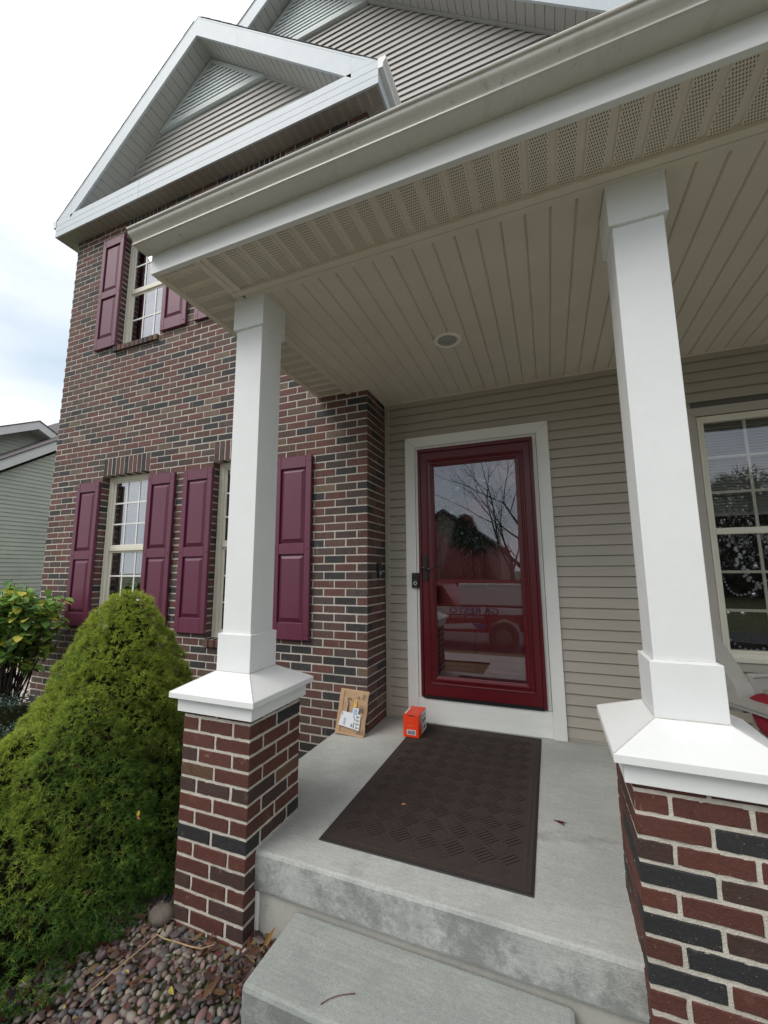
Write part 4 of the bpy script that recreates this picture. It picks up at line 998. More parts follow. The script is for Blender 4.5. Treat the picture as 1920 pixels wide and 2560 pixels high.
def cone_r(c, z):
    H = c[2] + .34; return c[3] * np.clip((c[2] - z) / H, 0, 1) ** c[4]
def shrub_points(n):
    out = []; nrm = []
    for c in CONES:
        m = int(n * c[3] * (c[2] + .4) / 2.2); H = c[2] + .36
        t = R.uniform(0, 1, m * 2) ** .62; z = c[2] - t * H; th = R.uniform(0, 2 * np.pi, len(t))
        lump = 1 + .10 * np.sin(th * 5 + z * 9 + c[0] * 7) * np.sin(z * 13 + th * 2) + .05 * np.sin(th * 11 + z * 31) + .035 * np.sin(z * 55 + th * 7)
        r = cone_r(c, z) * lump + .012; r = np.where(r < .02, .02, r)
        P = np.stack([c[0] + r * np.cos(th), c[1] + r * np.sin(th), z], 1); Nn = np.stack([np.cos(th), np.sin(th), .55 + 0 * th], 1)
        ok = np.ones(len(P), bool)
        for c2 in CONES:
            if c2 is c: continue
            ok &= ~(np.hypot(P[:, 0] - c2[0], P[:, 1] - c2[1]) < cone_r(c2, P[:, 2]) * .93)
        ok &= ~((P[:, 0] > -.375) & (P[:, 1] > -1.845))
        out.append(P[ok]); nrm.append(Nn[ok])
    return np.concatenate(out), np.concatenate(nrm)
P, Nn = shrub_points(27000); Nn /= np.linalg.norm(Nn, axis=1)[:, None]
# shoots gather in rounded sprays with gaps between them
ctr = P[R.integers(0, len(P), 1500)]; rad_ = R.uniform(.035, .075, len(ctr)); off = np.full(len(P), -1.0)
for a in range(0, len(P), 4000):
    d = np.linalg.norm(P[a:a + 4000, None, :] - ctr[None], axis=2) / rad_[None]; off[a:a + 4000] = np.max((1 - d ** 2) * rad_[None] / .075, axis=1)
off = np.clip(off, -.9, 1); P = P + Nn * (off[:, None] * .040 - .024) + Nn * R.uniform(-.016, .008, (len(P), 1))
hl = P[R.integers(0, len(P), 55)]; hr = R.uniform(.018, .045, len(hl)); keep = np.ones(len(P), bool)
for a in range(len(hl)): keep &= np.linalg.norm((P - hl[a]) * [1, 1, 1.6], axis=1) > hr[a]
P, Nn, off = P[keep], Nn[keep], off[keep]
big = np.sin(P[:, 0] * 7 + 1) * np.sin(P[:, 2] * 6 + P[:, 1] * 5)
mixv = np.clip(.48 + .20 * big + .12 * off + R.normal(size=len(P)) * .20 + .50 * (P[:, 2] - .1) - .45 * (P[:, 0] + 1.15), 0, 1)[:, None]  # yellower toward the lit top and left: light put into the colour
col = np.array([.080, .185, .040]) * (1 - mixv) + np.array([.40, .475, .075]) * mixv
tw = R.uniform(0, 1, len(P)) < .012; col[tw] = np.array([.20, .13, .07])
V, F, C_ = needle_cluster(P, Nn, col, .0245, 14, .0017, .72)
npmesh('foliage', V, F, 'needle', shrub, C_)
# inner twigs, and a solid near-black core painting the shade deep inside
V2, F2, C2 = needle_cluster(P[::3] - Nn[::3] * .05, Nn[::3], np.tile([.07, .05, .03], (len(P[::3]), 1)), .05, 3, .0012, .8)
npmesh('twigs', V2, F2, 'needle', shrub, C2)
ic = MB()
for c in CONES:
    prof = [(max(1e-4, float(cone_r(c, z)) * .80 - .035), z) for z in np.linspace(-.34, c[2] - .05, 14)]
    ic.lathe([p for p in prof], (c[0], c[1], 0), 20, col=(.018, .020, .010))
build(ic, 'shade_core', 'inner', shrub)

def leaf_mesh(mb, base, d, nrm, ln, wd, col, fold=.25, droop=.2):
    d = Vector(d).normalized(); nrm = Vector(nrm); s = d.cross(nrm).normalized(); nrm = s.cross(d).normalized(); b = Vector(base)
    prof = [(0, 0), (.18, .62), (.42, 1), (.7, .72), (.9, .28), (1, 0)]; v = []
    for t, w_ in prof:
        c = b + d * ln * t - Vector((0, 0, 1)) * droop * ln * t * t; v += [c - s * wd * w_ + nrm * wd * w_ * fold, c, c + s * wd * w_ + nrm * wd * w_ * fold]
    f = []
    for i in range(len(prof) - 1): f += [(3 * i, 3 * i + 1, 3 * i + 4, 3 * i + 3), (3 * i + 1, 3 * i + 2, 3 * i + 5, 3 * i + 4)]
    mb.add(v, f, col=col)
def stemmy_bush(name, base, label, cat, top, n_st, n_leaf, ln, cols, lean=(0, 0), hspread=.5):
    e = empty(name, base, label, cat); sm, lf = MB(), MB()
    for i in range(n_st):
        a = rnd.uniform(0, 6.28); r = rnd.uniform(.1, hspread); p0 = Vector(base) + Vector((rnd.uniform(-.1, .1), rnd.uniform(-.1, .1), 0)); p3 = Vector((base[0] + lean[0] + r * math.cos(a), base[1] + lean[1] + r * .8 * math.sin(a), top - rnd.uniform(0, .28) - r * .3))
        m1 = p0.lerp(p3, .45) + Vector((rnd.uniform(-.06, .06), rnd.uniform(-.06, .06), .02)); pts = [p0, p0.lerp(m1, .5), m1, m1.lerp(p3, .5) + Vector((0, 0, .02)), p3]
        sm.tube(pts, [.011, .010, .008, .006, .003], 6)
        for q in range(2):
            s = m1.lerp(p3, rnd.uniform(0, .8)); t_ = s + Vector((rnd.uniform(-.18, .18), rnd.uniform(-.18, .18), rnd.uniform(.05, .2))); sm.tube([s, s.lerp(t_, .5) + Vector((0, 0, .01)), t_], [.005, .004, .002], 5)
            for l in range(n_leaf // 2): p = s.lerp(t_, rnd.uniform(.3, 1)); leaf_mesh(lf, p, (rnd.uniform(-1, 1), rnd.uniform(-1, 1), rnd.uniform(-.5, .4)), (rnd.uniform(-.4, .4), rnd.uniform(-.4, .4), 1), ln * rnd.uniform(.6, 1.15), ln * .38, rnd.choice(cols), .15, .25)
        for l in range(n_leaf): p = m1.lerp(p3, rnd.uniform(.15, 1) ** .6); leaf_mesh(lf, p, (rnd.uniform(-1, 1), rnd.uniform(-1, 1), rnd.uniform(-.6, .4)), (rnd.uniform(-.4, .4), rnd.uniform(-.4, .4), 1), ln * rnd.uniform(.6, 1.15), ln * .38, rnd.choice(cols), .15, .25)
    build(sm, 'stem', 'bark', e); build(lf, 'foliage', 'leafm', e); return e
G = [(.12, .24, .05), (.15, .28, .06), (.08, .17, .045), (.22, .34, .07), (.34, .42, .08), (.24, .36, .08), (.55, .48, .08), (.13, .24, .07), (.17, .30, .06), (.20, .34, .07)]
stemmy_bush('leafy_bush', (-3.72, -.93, -.345), 'leafy bush with green and yellow leaves on dark bare stems at the left edge', 'bush', 1.20, 56, 24, .098, [tuple(c * 1.25 for c in g_) for g_ in G], (.0, -.04), .58)
# low blue-green shrub in front of it
ls = empty('low_shrub', (-3.0, -1.25, -.345), 'low dark blue-green shrub with tiny leaves beneath the leafy bush', 'shrub'); lf = MB()
for i in range(9000):
    a = rnd.uniform(0, 6.28); el = rnd.uniform(0, 1) ** .7 * 1.5; bpx = rnd.choice([(-3.02, -1.22, .50, .50), (-3.42, -1.10, .40, .42), (-2.55, -1.42, .36, .40), (-3.3, -1.6, .45, .42)])
    rr = rnd.uniform(.86, 1.04) * (1 + .08 * math.sin(a * 7 + el * 9)); p = Vector((bpx[0] + bpx[2] * rr * math.cos(a) * math.sin(el), bpx[1] + bpx[2] * rr * math.sin(a) * math.sin(el), -.345 + bpx[3] * rr * math.cos(el)))
    s = rnd.uniform(.010, .017); d = Vector((math.cos(a) + rnd.uniform(-.8, .8), math.sin(a) + rnd.uniform(-.8, .8), rnd.uniform(-.2, 1))).normalized(); q = d.cross(Vector((rnd.uniform(-1, 1), rnd.uniform(-1, 1), rnd.uniform(-1, 1)))).normalized() * s * .5
    lf.add([p, p + d * s * .8 + q, p + d * s * 1.8, p + d * s * .8 - q], [(0, 1, 2, 3)], col=rnd.choice([(.03, .06, .035), (.045, .085, .055), (.08, .13, .09), (.02, .04, .025), (.14, .20, .17)]))
build(lf, 'foliage', 'leafm', ls)
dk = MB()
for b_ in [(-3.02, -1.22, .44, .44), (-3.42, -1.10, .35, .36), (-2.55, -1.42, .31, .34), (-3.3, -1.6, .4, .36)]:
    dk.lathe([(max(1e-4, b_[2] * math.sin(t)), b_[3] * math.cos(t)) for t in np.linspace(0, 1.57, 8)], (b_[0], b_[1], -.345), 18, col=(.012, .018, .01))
build(dk, 'shade_core', 'inner', ls)  # solid near-black domes paint the shade under the leaves

# ------------------------------------------------------------------ pebbles and leaf litter
ico = bpy.data.meshes.new('i'); import bmesh
bm = bmesh.new(); bmesh.ops.create_icosphere(bm, subdivisions=2, radius=1); bm.verts.ensure_lookup_table()
IV = np.array([v.co[:] for v in bm.verts]); IF = np.array([[v.index for v in f.verts] for f in bm.faces]); bm.free()
def pebbles(name, pos, size, pal, label, cat, seed=3):
    r = np.random.default_rng(seed); n = len(pos)
    sc = size[:, None] * np.stack([r.uniform(.85, 1.45, n), r.uniform(.7, 1.0, n), r.uniform(.45, .75, n)], 1)
    th = r.uniform(0, 6.28, n); tl = r.normal(size=n) * .35
    V = IV[None] * (1 + .10 * r.normal(size=(n, 1, 1)) * IV[None, :, :1] + .12 * r.normal(size=(n, 1, 1)) * IV[None, :, 1:2] * IV[None, :, :1])
    V = V * sc[:, None, :]; x, y_, z = V[..., 0], V[..., 1], V[..., 2]; z2 = z * np.cos(tl)[:, None] + x * np.sin(tl)[:, None]; x = x * np.cos(tl)[:, None] - z * np.sin(tl)[:, None]
    V = np.stack([x * np.cos(th)[:, None] - y_ * np.sin(th)[:, None], x * np.sin(th)[:, None] + y_ * np.cos(th)[:, None], z2], -1) + pos[:, None, :]
    F = (IF[None] + (np.arange(n) * len(IV))[:, None, None]).reshape(-1, 3)
    pal = np.array(pal); ci = r.integers(0, len(pal), n); cc = pal[ci] * r.uniform(.65, 1.15, (n, 1)); C_ = np.repeat(cc, len(IF), 0)
    o = npmesh(name, V.reshape(-1, 3), F, 'pebble', None, C_, smooth=True); o['kind'] = 'stuff'; return tag(o, label, cat)
def scatter(x0, x1, y0, y1, sp, seed, avoid=None):
    r = np.random.default_rng(seed); gx, gy = np.meshgrid(np.arange(x0, x1, sp), np.arange(y0, y1, sp * .87)); gx = gx + (np.arange(gy.shape[0]) % 2)[:, None] * sp / 2
    p = np.stack([gx.ravel(), gy.ravel()], 1); p += r.uniform(-sp * .36, sp * .36, p.shape); return p
pal = [(.16, .09, .085), (.20, .13, .12), (.11, .075, .08), (.13, .115, .11), (.17, .15, .13), (.10, .085, .085), (.20, .17, .14), (.15, .10, .09), (.09, .095, .10), (.24, .20, .16), (.12, .085, .075), (.16, .145, .15), (.30, .26, .21), (.19, .12, .10)]
p = scatter(-1.1, .32, -2.9, -1.62, .0255, 5); q = scatter(-4.7, -.2, -3.2, -.45, .06, 6); q = q[(q[:, 0] < -1.1) | (q[:, 1] < -2.9) | (q[:, 1] > -1.62)]
p = p[~((p[:, 0] > .215) & (p[:, 1] > -2.115)) & ~((p[:, 0] > -.39) & (p[:, 0] < .02) & (p[:, 1] > -1.85))]
pos = np.concatenate([p, q]); size = np.concatenate([R.uniform(.0095, .0185, len(p)), R.uniform(.024, .036, len(q))])
qq = R.uniform(0, 1, len(size)); size = np.where(qq < .08, size * 1.5, np.where(qq > .75, size * .72, size))
zz_ = -.352 + R.uniform(0, .018, len(pos)); pebbles('pebbles', np.column_stack([pos, zz_]), size, pal, 'rounded river pebbles in browns and greys around the shrub', 'pebbles')
p2 = scatter(-7.6, -4.6, -.6, 2.6, .055, 8); size = R.uniform(.025, .04, len(p2)); pebbles('pale_pebbles', np.column_stack([p2, -.335 + R.uniform(0, .02, len(p2))]), size, [(.5, .44, .37), (.6, .55, .48), (.4, .36, .3), (.62, .52, .45)], 'pale cream pebbles along the side of the brick house', 'pebbles', 9)
# leaf litter
lt_ = MB(); LC = [(.11, .06, .035), (.16, .09, .045), (.085, .045, .035), (.15, .05, .025), (.09, .07, .065), (.20, .13, .06), (.12, .09, .085), (.10, .05, .045), (.12, .035, .03), (.13, .10, .09), (.09, .06, .06)]
def litter(mb, x, y_, z, ln=None, col=None):
    a = rnd.uniform(0, 6.28); leaf_mesh(mb, (x, y_, z), (math.cos(a), math.sin(a), rnd.uniform(-.2, .35)), (rnd.uniform(-.6, .6), rnd.uniform(-.6, .6), 1), ln or rnd.uniform(.02, .062), (ln or rnd.uniform(.02, .062)) * .26, col or rnd.choice(LC), rnd.uniform(-.5, .7), rnd.uniform(-.3, .5))
for i in range(650):
    x, y_ = rnd.uniform(-1.0, .2), rnd.uniform(-2.7, -1.80)
    if x > -.40 and x < .02 and y_ > -1.86: continue
    dns = (x + 1.0) / 1.2
    if rnd.random() < .65 and -.33 < x < .0 and y_ < -1.95: continue
    litter(lt_, x, y_, -.330 + rnd.uniform(0, .012))
for i in range(16): litter(lt_, rnd.uniform(-.7, .15), rnd.uniform(-2.6, -1.95), -.322, rnd.uniform(.015, .035), (.46, .36, .07))
for i in range(70): litter(lt_, rnd.uniform(.02, .2), rnd.uniform(-2.0, -1.77), -.325 + rnd.uniform(0, .02))
o_ = build(lt_, 'leaf_litter', 'leafm'); o_['kind'] = 'stuff'; tag(o_, 'dry brown and yellow leaves scattered over the pebbles', 'leaves')

def single(mb, name, mats, label, cat, smooth=False, group=None):
    return recentre(tag(build(mb, name, mats, smooth=smooth), label, cat, group))
b = MB(); b.add([(p[0] * .062 - .432, p[1] * .05 - 1.905 + .05, p[2] * .036 * (1 + .1 * math.sin(p[0] * 4)) - .315) for p in IV], [tuple(f) for f in IF]); single(b, 'boulder', 'stone', 'fist-sized brown stone lying against the foot of the left brick pier', 'stone', True)
b = MB(); b.tube([(-.383, -2.198, -.318), (-.372, -2.14, -.312), (-.363, -2.093, -.309), (-.352, -2.02, -.306), (-.342, -1.955, -.300)], [.0022, .0026, .0028, .0026, .0022], 7); single(b, 'dry_stalk', 'twig', 'long pale dry stalk lying over the pebbles beside the spruce', 'twig')
b = MB(); b.tube([(-.345, -1.955, -.298), (-.30, -1.955, -.302), (-.248, -1.945, -.306), (-.17, -1.935, -.309), (-.124, -1.928, -.308), (-.086, -1.90, -.303)], [.002, .0024, .0026, .0026, .0024, .002], 7); single(b, 'bent_stalk', 'twig', 'bent pale stalk lying in front of the left brick pier', 'twig')
b = MB(); b.tube([(.512, -2.062, -.1805), (.530, -2.038, -.180), (.547, -2.022, -.1798), (.575, -2.004, -.180), (.602, -1.990, -.1805)], [.0016, .0012, .0012, .0012, .0017], 6); single(b, 'leaf_stem', 'redtwig', 'thin reddish brown stem lying on the concrete step', 'twig')
b = MB()
for dx, an, l_ in ((0, 10, .045), (.012, 160, .035), (.008, -40, .03), (.005, 70, .02)): leaf_mesh(b, (1.252 + dx, -1.09, .004), (math.cos(rad(an)), math.sin(rad(an)), .15), (0, .3, 1), l_, .007, (.15, .012, .02), .6, .1)
single(b, 'red_leaf', 'leafm', 'curled dark red leaf lying on the porch slab right of the doormat', 'leaf')
b = MB(); leaf_mesh(b, (.500, -1.232, .0125), (1, .45, .1), (0, 0, 1), .026, .008, (.60, .36, .14), .3, .1); single(b, 'tan_leaf', 'leafm', 'small tan leaf lying on the left half of the doormat', 'leaf')
b = MB(); leaf_mesh(b, (-.395, -2.045, .190), (.15, .1, 1), (.3, -1, .2), .030, .0075, (.62, .48, .08), .2, .1); leaf_mesh(b, (-.40, -2.045, .192), (.9, -.2, .1), (0, -1, .5), .03, .005, (.25, .09, .03), .4, .2)
single(b, 'yellow_leaf', 'leafm', 'small bright yellow leaf caught on the right side of the spruce', 'leaf')
b = MB(); leaf_mesh(b, (.040, -2.085, -.305), (-.05, 1, .1), (.1, 0, 1), .085, .0145, (.17, .095, .05), .3, .1); single(b, 'brown_leaf', 'leafm', 'large oval brown leaf on the pebbles beside the concrete step', 'leaf')
b = MB(); leaf_mesh(b, (.10, -1.83, -.325), (.55, 1, .9), (0, -1, .4), .075, .010, (.30, .16, .05), .5, -.2); single(b, 'curled_leaf', 'leafm', 'curled orange-brown leaf standing between the step and the foundation', 'leaf')

# ------------------------------------------------------------------ adirondack chair with a red cushion
TH = rad(29); CH = Matrix.Translation((2.50, -.66, .0)) @ Matrix.Rotation(TH, 4, 'Z')
ch = empty('patio_bench', (2.50, -.66, 0), 'beige plastic bench on the porch below the right window', 'bench')
def cbuild(mb, name, mats='chair', **k): mb.xform(CH); return build(mb, name, mats, ch, **k)
# local frame: faces -Y
for s, sx in ((-1, -.335), (1, .985)):
    a = MB(); xo = sx
    a.prism([(xo - .062, -.36), (xo - .050, -.40), (xo + .050, -.40), (xo + .062, -.36), (xo + .055, .22), (xo + .02, .30), (xo - .02, .30), (xo - .055, .22)], 'z', .545, .568)
    a.prism([(xo - .052, -.35), (xo + .052, -.35), (xo + .046, .21), (xo - .046, .21)], 'z', .525, .5448); cbuild(a, 'armrest')
    l = MB(); l.box(sx - .02, sx + .02, -.33, -.24, 0, .5248, .004); cbuild(l, 'leg')
    l = MB(); l.prism([(-.33, .30), (-.33, .38), (.28, .19), (.46, 0), (.34, 0), (.20, .12)], 'x', sx + s * -.045 - .018, sx + s * -.045 + .018); cbuild(l, 'leg')
se = MB()
for i in range(6): y0 = -.33 + i * .092; z0 = .375 - i * .026; se.prism([(y0, z0), (y0 + .08, z0 - .022), (y0 + .08, z0 - .002), (y0, z0 + .02)], 'x', -.268, .918)
cbuild(se, 'seat')
for s_, sx in ((-1, -.30), (1, .95)):       # wide side rails of the back, leaning away
    b_ = MB(); b_.prism([(.10, .50), (.19, .50), (.50, 1.02), (.42, 1.04), (.13, .62)], 'x', sx - .05, sx + .05); cbuild(b_, 'side_rail')
bkp = MB()
for r_ in mortar_rects(-.248, .898, .26, .665, [(-.20, -.05, .535, .60), (.70, .85, .535, .60)]): bkp.box(r_[0], r_[1], .125, .150, r_[2], r_[3])
bkp.box(-.249, .899, .118, .157, .655, .675, .006); cbuild(bkp, 'backrest')
cu = MB(); nn_ = 10; v = []
for j in range(nn_ + 1):
    for i in range(nn_ + 1): u, t_ = i / nn_, j / nn_; bul = (min(u, 1 - u) * min(t_, 1 - t_)) ** .4 * .10; v.append(((u - .5) * .50, -.33 + t_ * .44, .40 - t_ * .11 + bul + .006 * math.sin(u * 20)))
fcs = [(j * (nn_ + 1) + i, j * (nn_ + 1) + i + 1, (j + 1) * (nn_ + 1) + i + 1, (j + 1) * (nn_ + 1) + i) for j in range(nn_) for i in range(nn_)]
cu.add(v, fcs); cu.add([(x, y_, .402 - (y_ + .33) / .44 * .11) for x, y_, z in v], [f[::-1] for f in fcs])
cu.tube([(-.24, -.40, .36), (-.25, -.25, .41), (-.26, -.1, .45), (-.27, .02, .50), (-.26, .10, .56)], [.07, .10, .11, .09, .05], 12)
cu.xform(CH); single(cu, 'red_cushion', 'cloth', 'crumpled dark red cushion lying on the seat of the porch bench', 'cushion', True)

# ------------------------------------------------------------------ christmas tree behind the right window
xt = empty('christmas_tree', (2.95, .75, .2), 'dark decorated christmas tree with silver balls behind the right window', 'christmas tree')
tm, om, gm = MB(), MB(), MB()
for i in range(9000):
    z = rnd.uniform(0, 1) ** 1.3; r = .60 * (1 - z) + .04; a = rnd.uniform(0, 6.28); rr = r * rnd.uniform(.75, 1.05); p_ = Vector((2.95 + rr * math.cos(a), .78 + rr * math.sin(a), .35 + z * 1.55)); d_ = Vector((math.cos(a), math.sin(a), rnd.uniform(-.3, .3))); s_ = d_.cross(Vector((0, 0, 1))).normalized() * .006
    if p_.y < .12: continue
    tm.add([p_ - s_, p_ + s_, p_ + d_ * .06 + Vector((rnd.uniform(-.03, .03), rnd.uniform(-.03, .03), rnd.uniform(-.03, .03)))], [(0, 1, 2)], col=rnd.choice([(.02, .045, .02), (.012, .03, .018), (.03, .05, .03)]))
build(tm, 'foliage', 'needle', xt)
for i in range(30):
    z = rnd.uniform(0, .75); a = rnd.uniform(3.3, 5.4); r = .60 * (1 - z) + .05; om = MB(); om.ball((2.95 + r * math.cos(a), max(.14, .78 + r * math.sin(a)), .40 + z * 1.5), rnd.uniform(.024, .038), 14, 10)
    build(om, 'ornament', 'ornament', xt, smooth=True)
for s in range(3):
    z0 = .22 + s * .24
    for i in range(52): a = 3.15 + i * .058; z = z0 + .05 * math.sin(i * .32 + s); r = .60 * (1 - z) + .085; gm.ball((2.95 + r * math.cos(a), max(.12, .78 + r * math.sin(a)), .38 + z * 1.55), .0095, 8, 6)
for x, z in ((2.44, 1.50), (2.62, 1.53), (2.50, 1.28), (2.78, 1.42)):
    for i in range(26): gm.ball((x + rnd.gauss(0, .020) + .004 * i, .13 + rnd.uniform(0, .03), z - i * .0085), rnd.uniform(.008, .0125), 8, 6)
build(gm, 'garland', 'bead', xt, smooth=True)['kind'] = 'stuff'

# ------------------------------------------------------------------ the neighbour's house on the left
nh = empty('neighbour_house', (-11, 6, -.345), 'grey-green sided neighbouring house with white rake boards beyond the brick corner', 'house')
NX = -11.0; pitch = .72; y_ap = 7.5; zr = lambda y_: 3.72 + pitch * (min(y_, 2 * y_ap - y_) - 2.15)
nw = MB(); z = -.35
while z < zr(y_ap):
    zt = z + .1016; ya = lambda q: max(.2, 2.15 + (q - 3.62) / pitch) if q > 2.25 else .2
    a0, a1 = ya(z), ya(zt); b0, b1 = 2 * y_ap - a0, 2 * y_ap - a1
    if b1 > a1:
        nw.quad((NX + .016, a0, z), (NX + .016, b0, z), (NX + .001, b1, zt), (NX + .001, a1, zt)); nw.quad((NX, a0, z), (NX, b0, z), (NX + .016, b0, z), (NX + .016, a0, z))
    z = zt
build(nw, 'wall', 'siding_green', nh)
nf = MB()
for (ya_, yb_) in ((-.1, y_ap), (2 * y_ap + .1, y_ap)): nf.prism([(ya_, zr(ya_)), (yb_, zr(yb_)), (yb_, zr(yb_) + .26), (ya_, zr(ya_) + .26)], 'x', NX + .16, NX + .20); nf.prism([(ya_, zr(ya_) + .01), (yb_, zr(yb_) + .01), (yb_, zr(yb_) + .03), (ya_, zr(ya_) + .03)], 'x', NX, NX + .16)
build(nf, 'rake_board', 'fascia', nh)
nr = MB()
for (ya_, yb_) in ((-.15, y_ap), (2 * y_ap + .15, y_ap)): nr.prism([(ya_, zr(ya_) + .265), (yb_, zr(yb_) + .265), (yb_, zr(yb_) + .295), (ya_, zr(ya_) + .295)], 'x', NX - 8, NX + .23)
NY, NZ = 3.25, 5.44; hs = 2.4
for s in (-1, 1): nr.prism([(NY, NZ + .005), (NY + s * hs, NZ - .52 * hs + .005), (NY + s * hs, NZ - .52 * hs + .03), (NY, NZ + .03)], 'x', NX - 8, NX - .78)
build(nr, 'roof', 'shingle', nh)
ng = MB()
for s in (-1, 1): ng.prism([(NY, NZ), (NY + s * hs, NZ - .52 * hs), (NY + s * hs, NZ - .52 * hs - .22), (NY, NZ - .22)], 'x', NX - .84, NX - .80); ng.prism([(NY, NZ - .21), (NY + s * hs, NZ - .52 * hs - .21), (NY + s * hs, NZ - .52 * hs - .19), (NY, NZ - .19)], 'x', NX - 1.2, NX - .84)
build(ng, 'rake_board', 'fascia', nh)
g2 = MB(); z = 3.3
while z < NZ - .22:
    zt = z + .1016; h0, h1 = (NZ - .2 - z) / .52, (NZ - .2 - zt) / .52
    if h1 > 0: g2.quad((NX - 1.184, NY - h0, z), (NX - 1.184, NY + h0, z), (NX - 1.199, NY + h1, zt), (NX - 1.199, NY - h1, zt)); g2.quad((NX - 1.2, NY - h0, z), (NX - 1.2, NY + h0, z), (NX - 1.184, NY + h0, z), (NX - 1.184, NY - h0, z))
    z = zt
build(g2, 'upper_wall', 'siding_green', nh)
build(MB().box(NX - 8, NX - .01, .25, 14.7, -.5, 3.5).box(NX - 8, NX - 1.21, NY - 2.2, NY + 2.2, 3.3, 4.1), 'core', 'dark', nh)

# ------------------------------------------------------------------ across the street (seen in the glass)
def bare_tree(name, base, h, label, seed, spread=.62, lean=(0, 0), group=None, r0=.13, depth=6):
    r = random.Random(seed); e = empty(name, base, label, 'tree', group); tb = MB(); bt = MB()
    def grow(p, d, ln, rr, lv, mb):
        pts = [p]; rs_ = [rr]; dd = d
        for i in range(4): dd = (dd + Vector((r.uniform(-1, 1), r.uniform(-1, 1), r.uniform(-.3, .7))) * .10).normalized(); pts.append(pts[-1] + dd * ln / 4); rs_.append(rr * (1 - .11 * (i + 1)))
        mb.tube(pts, rs_, 6 if lv < 3 else 4, cap=False)
        if lv >= depth: return
        for k in range(3 if lv < 4 else 2):
            a = r.uniform(0, 6.28); nd = (dd + (Vector((math.cos(a), math.sin(a), r.uniform(-.1, .35)))) * r.uniform(.45, .95) * spread * 1.4).normalized(); grow(pts[-1 - r.choice([0, 0, 1])], nd, ln * r.uniform(.66, .86), rs_[-1] * r.uniform(.62, .8), lv + 1, bt)
    grow(Vector(base), Vector((lean[0], lean[1], 1)).normalized(), h * .24, r0, 0, tb)
    build(tb, 'trunk', 'bark', e); build(bt, 'branches', 'bark', e); return e
t0 = bare_tree('bare_tree', (1.75, -6.45, -.66), 8.4, 'bare street tree leaning over the lawn, mirrored in the storm door', 5, lean=(-.42, .1), r0=.15, depth=7, spread=.75)
for i, (x, y_, s, rz, lb_) in enumerate(((-2.3, -6.6, .78, 2.2, 'younger bare tree on the lawn strip, mirrored in the left of the storm door'), (-4.6, -15.5, .9, 1.9, 'smaller bare tree at the far kerb behind the work truck'), (-12, -19, 1.25, 1.0, 'bare tree across the street, left of the far house'), (-1.0, -24, 1.4, 2.1, 'bare tree across the street, right beside the far house'), (9, -26, 1.5, 3.3, 'tall bare tree across the street, facing the right window'), (17, -20, 1.2, 4.0, 'bare tree across the street, farthest to the east'), (-24, -23, 1.3, 5.0, 'bare tree across the street, farthest to the west'))):
    c = copy_tree(t0); c.location = (x, y_, gz(x, y_)); c.scale = (s, s, s); c.rotation_euler.z = rz; c['label'] = lb_; c['group'] = 'bare trees across the street'
fh = empty('far_house', (-7, -29, -.95), 'brown gabled house across the street with a dark roof', 'house')
b = MB(); b.box(-13, -2, -36, -28, -.95, 3.0); b.prism([(-10, 3.0), (-2.5, 3.0), (-6.2, 5.6)], 'y', -36, -28); build(b, 'wall', 'brownhouse', fh)
b = MB(); b.prism([(-10.4, 2.85), (-6.2, 5.8), (-6.2, 6.0), (-10.7, 2.85)], 'y', -36.4, -27.6); b.prism([(-2.1, 2.85), (-6.2, 5.8), (-6.2, 6.0), (-1.8, 2.85)], 'y', -36.4, -27.6); b.prism([(-37, 2.9), (-32, 5.4), (-27.3, 2.9)], 'x', -13.4, -7); build(b, 'roof', 'shingle', fh)
for x in (-12, -9, -5, -3.6): b = MB(); b.box(x, x + .9, -28.03, -27.97, .4, 1.8); wv = build(b, 'window', 'trim', fh); build(MB().box(x + .08, x + .82, -27.965, -27.95, .48, 1.72), 'glass', 'glassdark', wv)
fv = MB(); vv = []
ft = empty('evergreen_tree', (-4.2, -26.5, -.95), 'dark evergreen tree in front of the far house', 'tree')
for i in range(5000):
    z = rnd.uniform(0, 1); r = 1.9 * (1 - z) ** .8 + .1; a = rnd.uniform(0, 6.28); c0 = Vector((-4.2 + r * math.cos(a), -26.5 + r * math.sin(a), .0 + z * 5.2)); d_ = Vector((math.cos(a), math.sin(a), rnd.uniform(-.7, .3))); s_ = Vector((-math.sin(a), math.cos(a), 0)) * .09; fv.add([c0 - s_, c0 + s_, c0 + d_ * .4], [(0, 1, 2)], col=rnd.choice([(.02, .035, .015), (.03, .05, .02), (.014, .025, .012)]))
build(fv, 'crown', 'needle', ft); build(MB().tube([(-4.2, -26.5, -.95), (-4.2, -26.5, 4)], [.2, .05], 8), 'trunk', 'bark', ft)
fw = MB()
for i in range(60000):
    x = rnd.uniform(5, 60); hh = 10.0 + 1.3 * math.sin(x * .31) + .9 * math.sin(x * .83 + 1); z = -.9 + hh * rnd.uniform(0, 1) ** 1.15; c0 = Vector((x, -38 + rnd.uniform(-3, 3), z)); d_ = Vector((rnd.uniform(-1, 1), rnd.uniform(-1, 1), rnd.uniform(-.2, 1))).normalized(); s_ = d_.orthogonal().normalized() * .045; fw.add([c0 - s_, c0 + s_, c0 + d_ * .95], [(0, 1, 2)], col=rnd.choice([(.13, .125, .095), (.10, .095, .075), (.16, .145, .11)]))
o_ = build(fw, 'far_woods', 'needle'); o_['kind'] = 'stuff'; tag(o_, 'bare brown woods beyond the street, mirrored in the right window', 'woods')
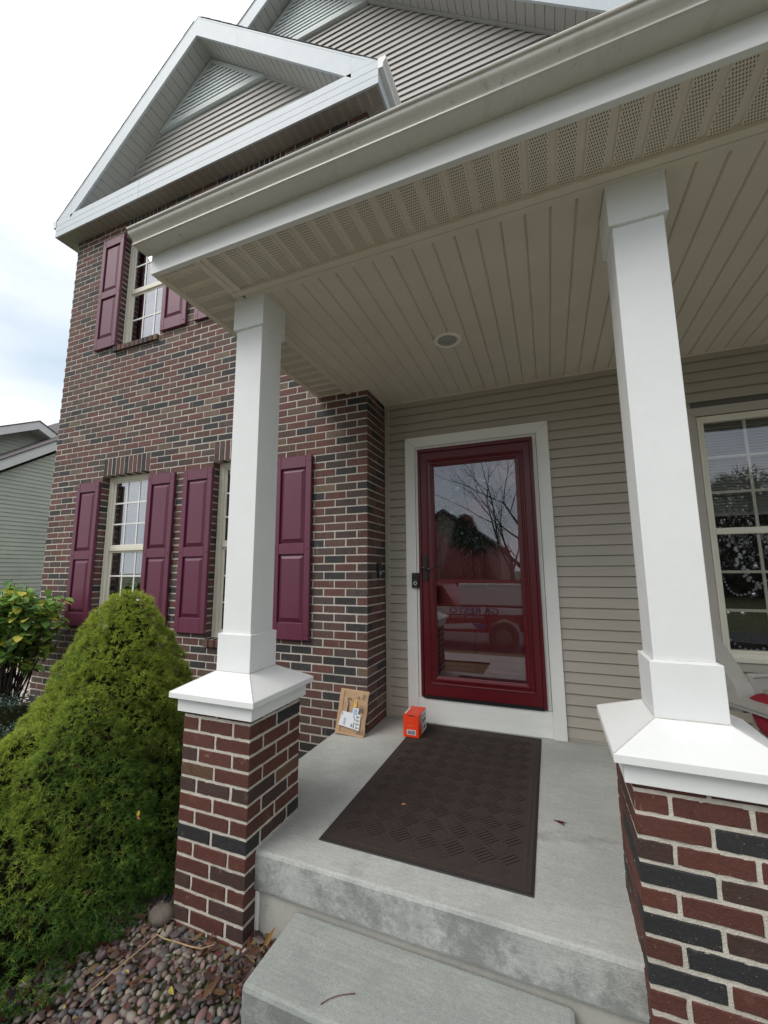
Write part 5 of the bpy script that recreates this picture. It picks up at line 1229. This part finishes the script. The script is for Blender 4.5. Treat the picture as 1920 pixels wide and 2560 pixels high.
# contractor's truck on the street
tk = empty('work_truck', (-.8, -9.0, -.935), 'red and white contractor pickup truck parked at the kerb', 'truck')
YT = -8.15
b = MB(); b.prism([(1.25, -.35), (1.35, .22), (-1.20, .26), (-1.55, .80), (-3.0, .84), (-3.55, .28), (-4.5, .18), (-4.6, -.40), (-3.95, -.45), (-3.9, -.18), (-3.55, -.08), (-3.2, -.18), (-3.12, -.45), (-.30, -.45), (-.26, -.20), (.10, -.06), (.44, -.20), (.5, -.40)], 'y', YT - 1.8, YT)
body = build(b, 'body', 'truckred', tk)
b = MB(); b.box(-1.10, 1.28, YT - 1.78, YT - .03, .26, .86, .03); build(b, 'cargo_cap', 'truckwhite', tk)
b = MB(); b.prism([(1.3, .06), (1.3, .225), (-1.95, .225), (-3.5, .20), (-3.0, .0)], 'y', YT + .004, YT + .010); b.prism([(-.40, -.36), (-.55, -.20), (-3.0, -.33), (-3.0, -.40)], 'y', YT + .003, YT + .009); build(b, 'stripe', 'truckwhite', body)
b = MB(); b.prism([(-.40, -.36), (-.35, -.22), (-.75, -.22), (-.60, -.36)], 'y', YT + .011, YT + .013); textmesh('GR RESTO', .245, b, Matrix.Translation((-.02, YT + .016, .045)) @ Matrix(((-1.2, 0, 0, 0), (0, 0, 1, 0), (0, .95, 0, 0), (0, 0, 0, 1))), bold=.006); build(b, 'lettering', 'truckblue', body)
b = MB(); textmesh('ROOFING, SIDING, GU', .105, b, Matrix.Translation((-.45, YT + .012, -.075)) @ Matrix(((-1, 0, 0, 0), (0, 0, 1, 0), (0, 1, 0, 0), (0, 0, 0, 1)))); build(b, 'small_lettering', 'truckwhite', body)
b = MB(); b.prism([(-1.32, .30), (-1.64, .74), (-2.2, .77), (-2.2, .30)], 'y', YT + .002, YT + .008); b.prism([(-2.3, .30), (-2.3, .77), (-2.92, .77), (-3.35, .30)], 'y', YT + .002, YT + .008); build(b, 'side_window', 'glassdark', body)
for x in (.06, -3.55):
    b = MB(); b.lathe([(.20, -.11), (.36, -.11), (.38, -.08), (.38, .08), (.36, .11), (.20, .11)], (0, 0, 0), 32); b.xform(Matrix.Translation((x, YT - .10, -.555)) @ Matrix.Rotation(rad(90), 4, 'X')); wv = build(b, 'wheel', 'rubber', tk)
    b = MB(); b.lathe([(.0001, -.1), (.05, -.1), (.06, -.07), (.19, -.06), (.20, -.11), (.21, -.11)], (0, 0, 0), 32); b.xform(Matrix.Translation((x, YT - .10, -.555)) @ Matrix.Rotation(rad(90), 4, 'X')); build(b, 'hubcap', 'chrome', wv)

for o in bpy.data.objects:
    if '_b' in o: del o['_b']
